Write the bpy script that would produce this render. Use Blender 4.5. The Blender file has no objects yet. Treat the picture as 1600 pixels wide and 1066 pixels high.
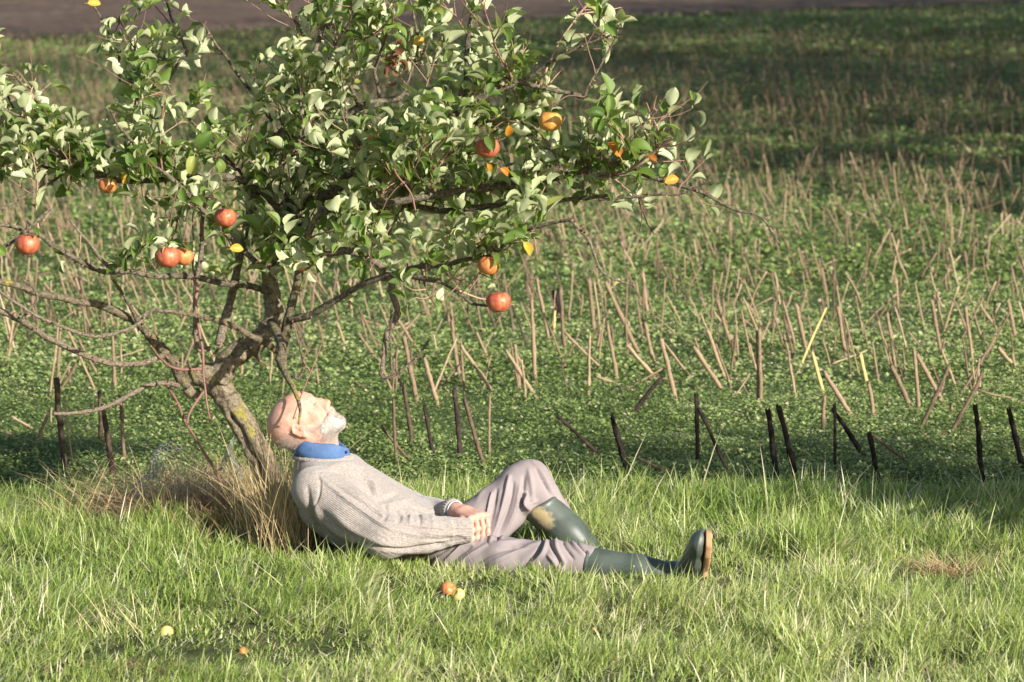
import bpy, math, random
import numpy as np
from mathutils import Vector
random.seed(7); rng=np.random.default_rng(11)
R=math.radians
sc=bpy.context.scene
C=sc.collection
# ------------------------------------------------------------------ camera
H=1.90                       # eye height of the photographer
FP=5198.0                    # focal length in pixels of the 1600 px photograph
TH=math.atan(608/FP)         # camera pitch
cam_d=bpy.data.cameras.new('camera'); cam=bpy.data.objects.new('camera',cam_d); C.objects.link(cam)
cam.location=(0,0,H); cam.rotation_euler=(math.pi/2-TH,0,0)
cam_d.sensor_width=36; cam_d.lens=36*FP/1600; cam_d.clip_start=0.1; cam_d.clip_end=3000
cam_d.dof.use_dof=True; cam_d.dof.focus_distance=10.4; cam_d.dof.aperture_fstop=7.0
sc.camera=cam
# ------------------------------------------------------------------ sky and sun
SUN_EL=R(23); SUN_AZ=R(43)      # azimuth measured from the camera's back towards its right
w=bpy.data.worlds.new('World'); sc.world=w; w.use_nodes=True
nt=w.node_tree; bg=nt.nodes['Background']
sky=nt.nodes.new('ShaderNodeTexSky'); sky.sky_type='NISHITA'; sky.sun_disc=False
sky.sun_elevation=SUN_EL
sd=Vector((math.sin(SUN_AZ)*math.cos(SUN_EL),-math.cos(SUN_AZ)*math.cos(SUN_EL),math.sin(SUN_EL)))
sky.sun_rotation=math.atan2(sd.x,sd.y)
nt.links.new(sky.outputs[0],bg.inputs[0]); bg.inputs[1].default_value=0.085
sun_d=bpy.data.lights.new('sun','SUN'); sun=bpy.data.objects.new('sun',sun_d); C.objects.link(sun)
sun_d.energy=5.0; sun_d.angle=R(0.53); sun_d.color=(1,0.945,0.85)
sun.rotation_euler=sd.to_track_quat('Z','Y').to_euler(); sun.location=(20,-20,20)
sc.view_settings.view_transform='Standard'; sc.view_settings.look='None'
sc.view_settings.exposure=0.92; sc.view_settings.gamma=1
sc.cycles.max_bounces=6; sc.cycles.transparent_max_bounces=4; sc.cycles.diffuse_bounces=3
sc.cycles.use_denoising=True
# ------------------------------------------------------------------ helpers
CT,ST=math.cos(TH),math.sin(TH)
def P(u,v,D):
    a=(u-800)/FP; b=-(v-533)/FP
    dy=CT+b*ST; dz=-ST+b*CT
    t=D/dy
    return np.array([a*t,D,H+dz*t])
def G(u,v):                      # ground point seen at a pixel
    a=(u-800)/FP; b=-(v-533)/FP
    dy=CT+b*ST; dz=-ST+b*CT
    t=-H/dz
    return np.array([a*t,dy*t,0.0])
def proj(p):                     # world points (n,3) to photograph pixels
    x=p[:,0]; y=p[:,1]; z=p[:,2]-H
    d=y*CT-z*ST; up=y*ST+z*CT
    return 800+FP*x/d, 533-FP*up/d
def gy(D): return 533-FP*((D*ST-H*CT)/(D*CT+H*ST))
def tag(o,label=None,cat=None,group=None,kind=None):
    if label: o['label']=label
    if cat: o['category']=cat
    if group: o['group']=group
    if kind: o['kind']=kind
    return o
def empty(name,loc=(0,0,0)):
    o=bpy.data.objects.new(name,None); o.empty_display_size=0.1; C.objects.link(o); o.location=loc
    return o
def mesh(name,v,f,mat,parent=None,smooth=True,attrs=None,origin=None):
    """v (n,3); f (m,3) or (m,4) array, or list of arrays of both"""
    v=np.asarray(v,dtype=np.float32)
    if origin is not None: v=v-np.asarray(origin,dtype=np.float32)
    fl=f if isinstance(f,list) else [f]
    fl=[np.asarray(q,dtype=np.int32) for q in fl if len(q)]
    me=bpy.data.meshes.new(name)
    me.vertices.add(len(v)); me.vertices.foreach_set('co',v.ravel())
    nl=sum(q.size for q in fl); npoly=sum(len(q) for q in fl)
    me.loops.add(nl); me.polygons.add(npoly)
    me.loops.foreach_set('vertex_index',np.concatenate([q.ravel() for q in fl]))
    st=[];c=0
    for q in fl:
        st.append(c+np.arange(len(q))*q.shape[1]); c+=q.size
    me.polygons.foreach_set('loop_start',np.concatenate(st).astype(np.int32))
    me.update(calc_edges=True)
    if smooth: me.polygons.foreach_set('use_smooth',np.ones(npoly,dtype=bool))
    if attrs:
        for k,a in attrs.items():
            a=np.asarray(a,dtype=np.float32)
            if a.ndim==1:
                at=me.attributes.new(k,'FLOAT','POINT'); at.data.foreach_set('value',a)
            else:
                at=me.attributes.new(k,'FLOAT_COLOR','POINT')
                if a.shape[1]==3: a=np.concatenate([a,np.ones((len(a),1),np.float32)],1)
                at.data.foreach_set('color',a.ravel())
    if mat: me.materials.append(mat)
    o=bpy.data.objects.new(name,me); C.objects.link(o)
    if parent is not None:
        o.parent=parent
        if origin is None: o.location=-Vector(parent.location)   # vertices are in world space
    elif origin is not None: o.location=origin
    return o
def noise2(x,y,s=0,oct=4):
    r=np.zeros_like(x,dtype=np.float64); a=1.0;t=0
    g=np.random.default_rng(100+s)
    for k in range(oct):
        for j in range(3):
            th=g.uniform(0,6.283); ph=g.uniform(0,6.283); f=2**k*g.uniform(.75,1.3)
            r+=a*np.sin(f*(x*math.cos(th)+y*math.sin(th))+ph+1.3*np.sin(f*.7*(y*math.cos(th)-x*math.sin(th))+ph*2)); t+=a
        a*=.6
    return r/t*1.6
def noise3(p,f,s=0,oct=2):
    r=np.zeros(len(p)); a=1;t=0
    g=np.random.default_rng(500+s)
    for k in range(oct):
        for j in range(4):
            d=g.normal(size=3); d/=np.linalg.norm(d); d2=g.normal(size=3); d2/=np.linalg.norm(d2); ph=g.uniform(0,6.28,2)
            r+=a*np.sin(f*2**k*(p@d)+ph[0]+1.2*np.sin(f*2**k*.8*(p@d2)+ph[1])); t+=a
        a*=.55
    return r/t*1.6
def norm(a): 
    a=np.asarray(a,float); return a/np.maximum(np.linalg.norm(a,axis=-1,keepdims=True),1e-9)
def crom(pts,n):
    """Catmull-Rom through pts (k,d) -> roughly n samples per segment"""
    pts=np.asarray(pts,float); k=len(pts)
    if k==2:
        t=np.linspace(0,1,n+1)[:,None]; return pts[0]*(1-t)+pts[1]*t
    q=np.vstack([2*pts[0]-pts[1],pts,2*pts[-1]-pts[-2]]); out=[]
    for i in range(k-1):
        p0,p1,p2,p3=q[i:i+4]
        t=np.linspace(0,1,n,endpoint=False)[:,None]
        out.append(.5*((2*p1)+(-p0+p2)*t+(2*p0-5*p1+4*p2-p3)*t**2+(-p0+3*p1-3*p2+p3)*t**3))
    out.append(pts[-1:]); return np.vstack(out)
def tube(pts,rad,sides=8,cap=True,rough=0,seed=0):
    pts=np.asarray(pts,float); n=len(pts); rad=np.broadcast_to(np.asarray(rad,float),(n,)).copy()
    T=np.gradient(pts,axis=0); T=norm(T)
    ref=np.array([0.13,0.2,0.97]) if abs(T[0][2])<.9 else np.array([1,0.1,0.])
    N=np.zeros((n,3)); nn=np.cross(T[0],ref); nn/=np.linalg.norm(nn)
    for i in range(n):
        nn=nn-T[i]*nn.dot(T[i]); nn/=max(np.linalg.norm(nn),1e-9); N[i]=nn
    B=np.cross(T,N)
    a=np.arange(sides)*2*math.pi/sides
    rr=rad[:,None]*np.ones((1,sides))
    if rough:
        g=np.random.default_rng(seed); rr*=1+rough*g.normal(size=rr.shape)
    v=pts[:,None]+rr[...,None]*(np.cos(a)[None,:,None]*N[:,None]+np.sin(a)[None,:,None]*B[:,None])
    v=v.reshape(-1,3)
    i=np.arange(n-1)[:,None]*sides; j=np.arange(sides)[None]; j2=(j+1)%sides
    f=np.stack([i+j,i+j2,i+sides+j2,i+sides+j],-1).reshape(-1,4)
    fs=[f]
    if cap:
        v=np.vstack([v,pts[0],pts[-1]]); c0=n*sides;c1=c0+1
        j=np.arange(sides); j2=(j+1)%sides
        t=np.concatenate([np.stack([np.full(sides,c0),j2,j],-1),np.stack([np.full(sides,c1),(n-1)*sides+j,(n-1)*sides+j2],-1)])
        fs.append(t)
    return v,fs
class MB:
    """collects several pieces into ONE mesh"""
    def __init__(s): s.v=[];s.q=[];s.t=[];s.n=0;s.a=[]
    def add(s,v,fs,val=0.):
        if not isinstance(fs,list): fs=[fs]
        for f in fs:
            f=np.asarray(f)
            if len(f)==0: continue
            (s.q if f.shape[1]==4 else s.t).append(f+s.n)
        s.v.append(v); s.n+=len(v); s.a.append(np.broadcast_to(np.asarray(val,float),(len(v),)) if np.ndim(val)<2 else val)
    def build(s,name,mat,parent=None,origin=None,attr='tint',smooth=True):
        fs=[]
        if s.q: fs.append(np.concatenate(s.q))
        if s.t: fs.append(np.concatenate(s.t))
        return mesh(name,np.concatenate(s.v),fs,mat,parent,smooth,{attr:np.concatenate(s.a)},origin)
# ------------------------------------------------------------------ materials
def newmat(name):
    m=bpy.data.materials.new(name); m.use_nodes=True
    t=m.node_tree; return m,t,t.nodes['Principled BSDF'],t.nodes['Material Output']
def node(t,k,**kw):
    n=t.nodes.new(k)
    for a,b in kw.items():
        if a.startswith('i_'): n.inputs[int(a[2:]) if a[2:].isdigit() else a[2:].replace('_',' ')].default_value=b
        else: setattr(n,a,b)
    return n
def ramp(t,fac,stops,interp='LINEAR'):
    r=t.nodes.new('ShaderNodeValToRGB'); e=r.color_ramp.elements; r.color_ramp.interpolation=interp
    while len(e)<len(stops): e.new(.5)
    for x,(p,c) in zip(e,stops): x.position=p; x.color=(*c,1)
    t.links.new(fac,r.inputs[0]); return r
def attr(t,name):
    n=t.nodes.new('ShaderNodeAttribute'); n.attribute_name=name; return n
def noise_n(t,scale,detail=3,rough=.6,coord=None,dist=0):
    n=t.nodes.new('ShaderNodeTexNoise'); n.inputs['Scale'].default_value=scale; n.inputs['Detail'].default_value=detail
    n.inputs['Roughness'].default_value=rough; n.inputs['Distortion'].default_value=dist
    if coord is None:
        c=t.nodes.new('ShaderNodeNewGeometry'); t.links.new(c.outputs['Position'],n.inputs['Vector'])
    else: t.links.new(coord,n.inputs['Vector'])
    return n
def bump(t,h,b,strength=.5,dist=.01,prev=None):
    n=t.nodes.new('ShaderNodeBump'); n.inputs['Strength'].default_value=strength; n.inputs['Distance'].default_value=dist
    t.links.new(h,n.inputs['Height'])
    if prev: t.links.new(prev,n.inputs['Normal'])
    if b: t.links.new(n.outputs[0],b.inputs['Normal'])
    return n.outputs[0]
def mix(t,fac,a,b,mode='MIX'):
    n=t.nodes.new('ShaderNodeMix'); n.data_type='RGBA'; n.blend_type=mode
    for i,x in ((0,fac),(6,a),(7,b)):
        if hasattr(x,'links') or hasattr(x,'is_linked'): t.links.new(x,n.inputs[i])
        else: n.inputs[i].default_value=x if i==0 else (*x,1)
    return n.outputs[2]
def ramp_mat(name,stops,rough=.7,transl=0,spec=.3,noise=0,attrname='tint',nscale=60,bmp=0):
    """a colour ramp over the per-piece value 'tint', optionally translucent"""
    m,t,b,o=newmat(name)
    a=attr(t,attrname); fac=a.outputs['Fac']
    if noise:
        nn=noise_n(t,nscale); mm=node(t,'ShaderNodeMath',operation='MULTIPLY_ADD'); t.links.new(nn.outputs[0],mm.inputs[0]); mm.inputs[1].default_value=noise*2
        t.links.new(fac,mm.inputs[2]); s=node(t,'ShaderNodeMath',operation='SUBTRACT'); t.links.new(mm.outputs[0],s.inputs[0]); s.inputs[1].default_value=noise; fac=s.outputs[0]
        if bmp: bump(t,nn.outputs[0],b,.6,bmp)
    r=ramp(t,fac,stops); t.links.new(r.outputs[0],b.inputs['Base Color'])
    b.inputs['Roughness'].default_value=rough; b.inputs['Specular IOR Level'].default_value=spec
    if transl:
        tr=node(t,'ShaderNodeBsdfTranslucent'); t.links.new(r.outputs[0],tr.inputs[0])
        ms=node(t,'ShaderNodeMixShader'); ms.inputs[0].default_value=transl
        t.links.new(b.outputs[0],ms.inputs[1]); t.links.new(tr.outputs[0],ms.inputs[2]); t.links.new(ms.outputs[0],o.inputs[0])
    return m
M={}
M['lawn']=ramp_mat('lawn_grass',[(0,(.08,.125,.035)),(.3,(.185,.28,.045)),(.6,(.39,.475,.12)),(.8,(.57,.56,.28)),(1,(.68,.60,.45))],.42,.38,.5)
M['straw']=ramp_mat('dry_grass',[(0,(.28,.19,.08)),(.5,(.56,.43,.22)),(1,(.74,.62,.38))],.6,.2,.3)
M['hay']=ramp_mat('hay',[(0,(.18,.10,.045)),(.5,(.44,.30,.15)),(1,(.64,.48,.28))],.7,.1,.3)
M['clover']=ramp_mat('field_weeds',[(0,(.09,.12,.03)),(.4,(.195,.275,.075)),(.75,(.35,.425,.155)),(.93,(.52,.52,.27)),(1,(.52,.43,.3))],.5,.36,.35)
M['stalk']=ramp_mat('crop_stalk',[(0,(.012,.010,.010)),(.18,(.05,.035,.03)),(.45,(.20,.14,.09)),(.75,(.37,.27,.17)),(.92,(.48,.375,.25)),(1,(.60,.45,.17))],.85,0,.12,.22,nscale=70,bmp=.003)
def m_leaf():
    m,t,b,o=newmat('apple_leaf')
    a=attr(t,'tint'); g=node(t,'ShaderNodeNewGeometry')
    top=ramp(t,a.outputs['Fac'],[(0,(.045,.09,.02)),(.5,(.11,.19,.035)),(.9,(.21,.29,.06)),(1,(.33,.35,.09))])
    bot=ramp(t,a.outputs['Fac'],[(0,(.35,.39,.18)),(.5,(.52,.56,.30)),(1,(.68,.69,.44))])
    v=attr(t,'vein'); 
    bt=mix(t,v.outputs['Fac'],bot.outputs[0],(.55,.6,.42))
    c=mix(t,g.outputs['Backfacing'],top.outputs[0],bt)
    t.links.new(c,b.inputs['Base Color']); b.inputs['Roughness'].default_value=.5; b.inputs['Specular IOR Level'].default_value=.35
    tr=node(t,'ShaderNodeBsdfTranslucent'); 
    tc=mix(t,.65,top.outputs[0],(.36,.44,.06)); t.links.new(tc,tr.inputs[0])
    ms=node(t,'ShaderNodeMixShader'); ms.inputs[0].default_value=.38
    t.links.new(b.outputs[0],ms.inputs[1]); t.links.new(tr.outputs[0],ms.inputs[2]); t.links.new(ms.outputs[0],o.inputs[0])
    n=noise_n(t,220,2); bump(t,n.outputs[0],b,.35,.002)
    return m
M['leaf']=m_leaf()
M['yleaf']=ramp_mat('autumn_leaf',[(0,(.24,.07,.02)),(.4,(.52,.20,.02)),(1,(.62,.42,.06))],.5,.35,.4,.25,nscale=70)
M['deadleaf']=ramp_mat('dead_leaf',[(0,(.10,.04,.02)),(1,(.28,.14,.07))],.8,.1,.2)
def m_bark(name,c0,c1,c2,lichen=.0,pale=0,sc_=60):
    m,t,b,o=newmat(name)
    n1=noise_n(t,sc_,5,.65); n2=noise_n(t,14,4,.6); 
    base=ramp(t,n1.outputs[0],[(.3,c0),(.5,c1),(.68,c2)])
    col=base.outputs[0]
    # yellow lichen crusts, a growth with a shape of its own
    l=ramp(t,n2.outputs[0],[(.60-lichen,(0,0,0)),(.63-lichen,(1,1,1))])
    ln=noise_n(t,130,3); lc=ramp(t,ln.outputs[0],[(.35,(.20,.19,.07)),(.6,(.42,.35,.08))])
    col=mix(t,l.outputs[0],col,lc.outputs[0]) if lichen else col
    n3=noise_n(t,48,5,.7); g=ramp(t,n3.outputs[0],[(.55,(0,0,0)),(.72,(.75,.75,.75))])
    col=mix(t,g.outputs[0],col,(.28,.29,.20)) if pale==0 else mix(t,g.outputs[0],col,(.5,.48,.42))
    t.links.new(col,b.inputs['Base Color']); b.inputs['Roughness'].default_value=.85; b.inputs['Specular IOR Level'].default_value=.2
    nb=noise_n(t,90,5,.75); p=bump(t,nb.outputs[0],None,1,.010); bump(t,n1.outputs[0],b,1,.014,p)
    return m
M['bark']=m_bark('trunk_bark',(.075,.058,.04),(.29,.23,.15),(.43,.355,.26),.012,0)
M['limb']=m_bark('limb_bark',(.055,.045,.032),(.18,.15,.10),(.31,.27,.20),.0,0,80)
M['lich']=m_bark('lichen_bark',(.07,.05,.03),(.20,.16,.10),(.32,.27,.19),.02,0,80)
M['pale']=m_bark('pale_bark',(.12,.085,.055),(.27,.21,.15),(.42,.35,.27),.0,0,110)
M['twig']=ramp_mat('twig_bark',[(0,(.05,.03,.025)),(.5,(.20,.105,.08)),(1,(.42,.27,.19))],.7,0,.3,.15,nscale=90,bmp=.002)
def m_ground(name,stops,scale,b_=.03):
    m,t,b,o=newmat(name)
    n1=noise_n(t,scale,8,.65); n2=noise_n(t,scale*.12,3)
    f=node(t,'ShaderNodeMath',operation='MULTIPLY_ADD'); t.links.new(n2.outputs[0],f.inputs[0]); f.inputs[1].default_value=.5
    t.links.new(n1.outputs[0],f.inputs[2]); s=node(t,'ShaderNodeMath',operation='SUBTRACT'); t.links.new(f.outputs[0],s.inputs[0]); s.inputs[1].default_value=.25
    r=ramp(t,s.outputs[0],stops); t.links.new(r.outputs[0],b.inputs['Base Color'])
    b.inputs['Roughness'].default_value=.95; b.inputs['Specular IOR Level'].default_value=.1
    bump(t,n1.outputs[0],b,.8,b_); return m
M['soil']=m_ground('meadow_soil',[(.3,(.035,.04,.015)),(.5,(.07,.09,.03)),(.7,(.14,.12,.06))],14)
M['field']=m_ground('field_soil',[(.3,(.05,.07,.025)),(.5,(.08,.12,.04)),(.64,(.10,.12,.05)),(.75,(.20,.14,.10))],9)
M['plough']=m_ground('ploughed_soil',[(.3,(.055,.036,.026)),(.5,(.115,.078,.056)),(.7,(.19,.135,.10))],3,.1)
def simple(name,col,rough=.7,spec=.3,metal=0,col2=None,scale=20,bmp=0,bscale=200,sss=0):
    m,t,b,o=newmat(name)
    if col2:
        n=noise_n(t,scale,4); r=ramp(t,n.outputs[0],[(.35,col),(.65,col2)]); t.links.new(r.outputs[0],b.inputs['Base Color'])
    else: b.inputs['Base Color'].default_value=(*col,1)
    b.inputs['Roughness'].default_value=rough; b.inputs['Specular IOR Level'].default_value=spec; b.inputs['Metallic'].default_value=metal
    if bmp: nb=noise_n(t,bscale,3); bump(t,nb.outputs[0],b,.6,bmp)
    if sss: b.inputs['Subsurface Weight'].default_value=sss; b.inputs['Subsurface Radius'].default_value=(.012,.005,.003); b.inputs['Subsurface Scale'].default_value=1
    return m
def m_skin():
    m,t,b,o=newmat('skin')
    a=attr(t,'red'); n=noise_n(t,55,4); base=ramp(t,n.outputs[0],[(.3,(.50,.245,.17)),(.5,(.58,.33,.245)),(.7,(.63,.40,.31))])
    c=mix(t,a.outputs['Fac'],base.outputs[0],(.62,.20,.14)); t.links.new(c,b.inputs['Base Color'])
    b.inputs['Roughness'].default_value=.58; b.inputs['Specular IOR Level'].default_value=.3
    b.inputs['Subsurface Weight'].default_value=.08; b.inputs['Subsurface Radius'].default_value=(.01,.004,.002); b.inputs['Subsurface Scale'].default_value=1
    nb=noise_n(t,200,4); p=bump(t,nb.outputs[0],None,.5,.0018)
    # forehead and eye-corner creases
    bump(t,n.outputs[0],b,.3,.002,p); return m
M['skin']=m_skin()
def m_knit():
    m,t,b,o=newmat('grey_beige_knit')
    n=noise_n(t,150,3,.7); base=ramp(t,n.outputs[0],[(.3,(.225,.19,.17)),(.5,(.31,.27,.245)),(.7,(.395,.35,.325))])
    a=attr(t,'rib')
    w_=node(t,'ShaderNodeMath',operation='MULTIPLY'); t.links.new(a.outputs['Fac'],w_.inputs[0]); w_.inputs[1].default_value=2*math.pi/.0048
    s=node(t,'ShaderNodeMath',operation='SINE'); t.links.new(w_.outputs[0],s.inputs[0])
    rr=ramp(t,s.outputs[0],[(.0,(.93,.93,.93)),(.6,(1,1,1))])
    c=mix(t,1.0,base.outputs[0],rr.outputs[0],'MULTIPLY'); t.links.new(c,b.inputs['Base Color'])
    b.inputs['Roughness'].default_value=.95; b.inputs['Specular IOR Level'].default_value=.1
    b.inputs['Sheen Weight'].default_value=.25; b.inputs['Sheen Roughness'].default_value=.5
    p=bump(t,s.outputs[0],None,.35,.0012); p=bump(t,n.outputs[0],None,.6,.002,p)
    nf=noise_n(t,420,2); bump(t,nf.outputs[0],b,.5,.0015,p); return m
M['knit']=m_knit()
M['trouser']=simple('mauve_grey_cotton',(.25,.21,.21),.85,.15,0,(.29,.245,.245),9,.0007,700)
M['shirt']=simple('blue_cotton',(.065,.12,.25),.85,.15,0,(.09,.16,.31),30,.0010,500)
def m_boot():
    m,t,b,o=newmat('green_rubber')
    a=attr(t,'mud'); n=noise_n(t,75,6,.8)
    f=node(t,'ShaderNodeMath',operation='MULTIPLY'); t.links.new(a.outputs['Fac'],f.inputs[0]); t.links.new(n.outputs[0],f.inputs[1])
    r=ramp(t,f.outputs[0],[(.34,(0,0,0)),(.58,(1,1,1))])
    n2=noise_n(t,12,3); g=ramp(t,n2.outputs[0],[(.35,(.05,.065,.052)),(.65,(.085,.102,.082))])
    c=mix(t,r.outputs[0],g.outputs[0],(.36,.28,.15)); t.links.new(c,b.inputs['Base Color'])
    rr=ramp(t,r.outputs[0],[(0,(.46,.46,.46)),(1,(.9,.9,.9))]); t.links.new(rr.outputs[0],b.inputs['Roughness'])
    bump(t,n.outputs[0],b,.2,.003); return m
M['boot']=m_boot()
M['sole']=simple('tan_rubber',(.34,.18,.09),.8,.2,0,(.46,.27,.14),30,.001,200)
M['beard']=ramp_mat('white_beard',[(0,(.28,.22,.18)),(.5,(.52,.48,.44)),(1,(.76,.74,.71))],.6,.2,.3)
M['darkhair']=simple('dark_brow',(.35,.27,.2),.7)
M['button']=simple('button_plastic',(.3,.3,.28),.4)
def m_apple(name,c0,c1,c2):
    m,t,b,o=newmat(name)
    tc=node(t,'ShaderNodeTexCoord'); n=noise_n(t,14,3,.5,tc.outputs['Object'])
    mp=node(t,'ShaderNodeMapping'); mp.inputs['Scale'].default_value=(60,60,6); t.links.new(tc.outputs['Object'],mp.inputs[0])
    st=noise_n(t,1,3,.6,mp.outputs[0])
    f=node(t,'ShaderNodeMath',operation='ADD'); t.links.new(n.outputs[0],f.inputs[0]); t.links.new(st.outputs[0],f.inputs[1])
    h=node(t,'ShaderNodeMath',operation='MULTIPLY'); t.links.new(f.outputs[0],h.inputs[0]); h.inputs[1].default_value=.5
    r=ramp(t,h.outputs[0],[(.36,c0),(.5,c1),(.64,c2)])
    sp=noise_n(t,400,1,.5,tc.outputs['Object']); sr=ramp(t,sp.outputs[0],[(.68,(0,0,0)),(.72,(1,1,1))])
    c=mix(t,sr.outputs[0],r.outputs[0],(.7,.5,.3)); t.links.new(c,b.inputs['Base Color'])
    b.inputs['Roughness'].default_value=.45; b.inputs['Specular IOR Level'].default_value=.4
    bump(t,n.outputs[0],b,.3,.006); return m
M['apple_red']=m_apple('apple_red_skin',(.25,.04,.03),(.38,.08,.045),(.48,.19,.075))
M['apple_orange']=m_apple('apple_orange_skin',(.38,.08,.035),(.48,.16,.05),(.54,.27,.08))
M['apple_gold']=m_apple('apple_gold_skin',(.52,.14,.03),(.60,.26,.05),(.66,.40,.10))
M['apple_yellow']=m_apple('apple_yellow_skin',(.66,.36,.08),(.72,.5,.14),(.75,.58,.2))
M['apple_brown']=m_apple('apple_rotten_skin',(.22,.12,.05),(.36,.22,.09),(.5,.34,.15))
M['wire']=simple('galvanised_wire',(.30,.30,.31),.5,.5,.4,(.42,.42,.43),60)
M['hill_leaf']=ramp_mat('far_tree_leaf',[(0,(.03,.06,.015)),(1,(.10,.14,.035))],.6,.2,.3)

# ================================================================== THE SETTING
EDGE=11.5                                   # the meadow ends and the stubble field begins here
def ground_z(x,y):
    z=.018*noise2(x*1.6,y*1.6,3)+.012*noise2(x*5,y*5,4)
    z+=.05*np.exp(-(((x+1.0)/.55)**2+((y-10.75)/.45)**2))          # slight mound at the tree's foot
    z-=.035*np.exp(-((y-(EDGE+.12))/.16)**2)                       # shallow furrow along the field edge
    return z*np.clip((40-y)/20,0,1)*np.clip((12-abs(x))/4,0,1)
def sheet(name,xs,ys,mat,dz=0,zf=ground_z,mask=None):
    X,Y=np.meshgrid(xs,ys,indexing='ij'); Z=zf(X,Y)+dz
    v=np.stack([X,Y,Z],-1).reshape(-1,3); n,m=X.shape
    i=np.arange(n-1)[:,None]*m+np.arange(m-1)[None]; i=i.reshape(-1)
    f=np.stack([i,i+m,i+m+1,i+1],-1)
    if mask is not None:
        c=v[f].mean(1); f=f[mask(c[:,0],c[:,1])]
    return tag(mesh(name,v,f,mat),kind='structure')
far=np.array([-1500,-700,-300,-120,-60,-30,-20,-14])
gx=np.concatenate([far,np.arange(-12,12.01,.12),-far[::-1]])
gyy=np.concatenate([[-300,-100,-30,-8,0,4,6],np.arange(7,EDGE+.01,.05)])
def field_near(x): return EDGE+.06*noise2(x*2.2,x*0,9)
g0=sheet('ground',gx,np.concatenate([gyy,np.arange(EDGE+.1,18,.12),np.arange(19,45,1.5),[60,90,150,300,700,1500]]),M['soil'])
# the stubble field lies on it as its own sheet
fy=np.concatenate([np.arange(EDGE,18,.1),np.arange(18.5,45,1.5),[60,80,100,130,200,320]])
tag(sheet('stubble_field',gx[3:-3],fy,M['field'],.004),kind='structure')
def plough_mask(x,y): return y>70+(x+11.4)*1.8+1.2*np.sin(x*.8)
tag(sheet('ploughed_field',np.arange(-120,121,1.0),np.arange(60,200,1.0),M['plough'],.05,lambda x,y:.05*noise2(x*2.2,y*3,6),plough_mask),kind='structure')

# ------------------------------------------------------------------ field weeds (clover-like ground cover)
def diamonds(c,u,wv,bend):
    """leaflet quads: centre c, half axis u (length), half axis wv (width), bend lifts the two side points"""
    n=len(c); v=np.empty((n,4,3),np.float32)
    v[:,0]=c-u; v[:,1]=c+wv+bend; v[:,2]=c+u; v[:,3]=c-wv+bend
    f=np.arange(n*4,dtype=np.int32).reshape(n,4); return v.reshape(-1,3),f
def randdir(n,up=.5):
    a=rng.uniform(0,2*math.pi,n); z=rng.normal(0,up,n); return norm(np.stack([np.cos(a),np.sin(a),z],-1))
def weeds():
    V=[];F=[];T=[];off=0
    for (y0,y1,nn,s0,hh) in ((EDGE-.12,14.5,330000,.0068,.055),(14.5,19,190000,.0105,.06),(19,30,170000,.016,.07),(30,60,150000,.026,.09),(60,140,110000,.05,.12)):
        # density constant on screen: 1/y^3-ish
        u=rng.uniform(0,1,nn); a=y0**-1.6; b=y1**-1.6; y=(a+(b-a)*u)**(-1/1.6)
        x=rng.uniform(-1,1,nn)*(y*.17+.9)
        keep=y<70+(x+11.4)*1.8+rng.normal(0,1.8,nn)
        x=x[keep];y=y[keep]; n=len(x)
        den=noise2(x*3.1,y*2.4,21)+.5*noise2(x*11,y*9,22)
        k=(rng.uniform(-1.1,1.,n)<den+.1)
        if y0<14: k|=(rng.uniform(0,1,n)<.2)
        x=x[k];y=y[k];den=den[k];n=len(x)
        hmax=hh*(.55+.5*np.clip(den+.6,0,1.6))
        h=hmax*rng.uniform(.05,1,n)**.8
        z=ground_z(x,y)+h+.004
        s=s0*rng.uniform(.55,1.5,n)
        d=randdir(n,.45); nrm=norm(np.stack([rng.normal(0,.5,n),rng.normal(-.1,.5,n),np.ones(n)],-1))
        wv=norm(np.cross(d,nrm)); c=np.stack([x,y,z],-1)
        v,f=diamonds(c,d*s[:,None],wv*(s*rng.uniform(.42,.7,n))[:,None],nrm*(s*.25)[:,None])
        V.append(v);F.append(f+off);off+=len(v)
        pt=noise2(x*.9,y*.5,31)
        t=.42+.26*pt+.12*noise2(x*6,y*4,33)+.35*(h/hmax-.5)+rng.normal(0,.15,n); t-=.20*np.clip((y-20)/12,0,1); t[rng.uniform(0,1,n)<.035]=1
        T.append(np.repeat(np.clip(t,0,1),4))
    # the same weeds, thinner, either side of the picture
    for (y0,y1,nn,s0) in ((EDGE-.1,19,120000,.016),(19,45,90000,.03)):
        y=y0+(y1-y0)*rng.uniform(0,1,nn)**1.4; x=rng.choice([-1,1],nn)*(y*.17+.9+rng.uniform(0,1,nn)**1.3*(3.5+y*.12)); n=nn
        z=ground_z(x,y)+.004+rng.uniform(.005,.06,n); d=randdir(n,.45); nrm=norm(np.stack([rng.normal(0,.5,n),rng.normal(-.1,.5,n),np.ones(n)],-1)); s=s0*rng.uniform(.6,1.5,n)
        wv=norm(np.cross(d,nrm)); v,f=diamonds(np.stack([x,y,z],-1),d*s[:,None],wv*(s*.6)[:,None],nrm*(s*.25)[:,None])
        V.append(v);F.append(f+off);off+=len(v);T.append(np.repeat(np.clip(rng.normal(.42,.18,n),0,1),4))
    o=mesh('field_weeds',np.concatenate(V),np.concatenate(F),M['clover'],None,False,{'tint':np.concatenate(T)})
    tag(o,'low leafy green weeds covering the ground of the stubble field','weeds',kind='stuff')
weeds()

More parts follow.
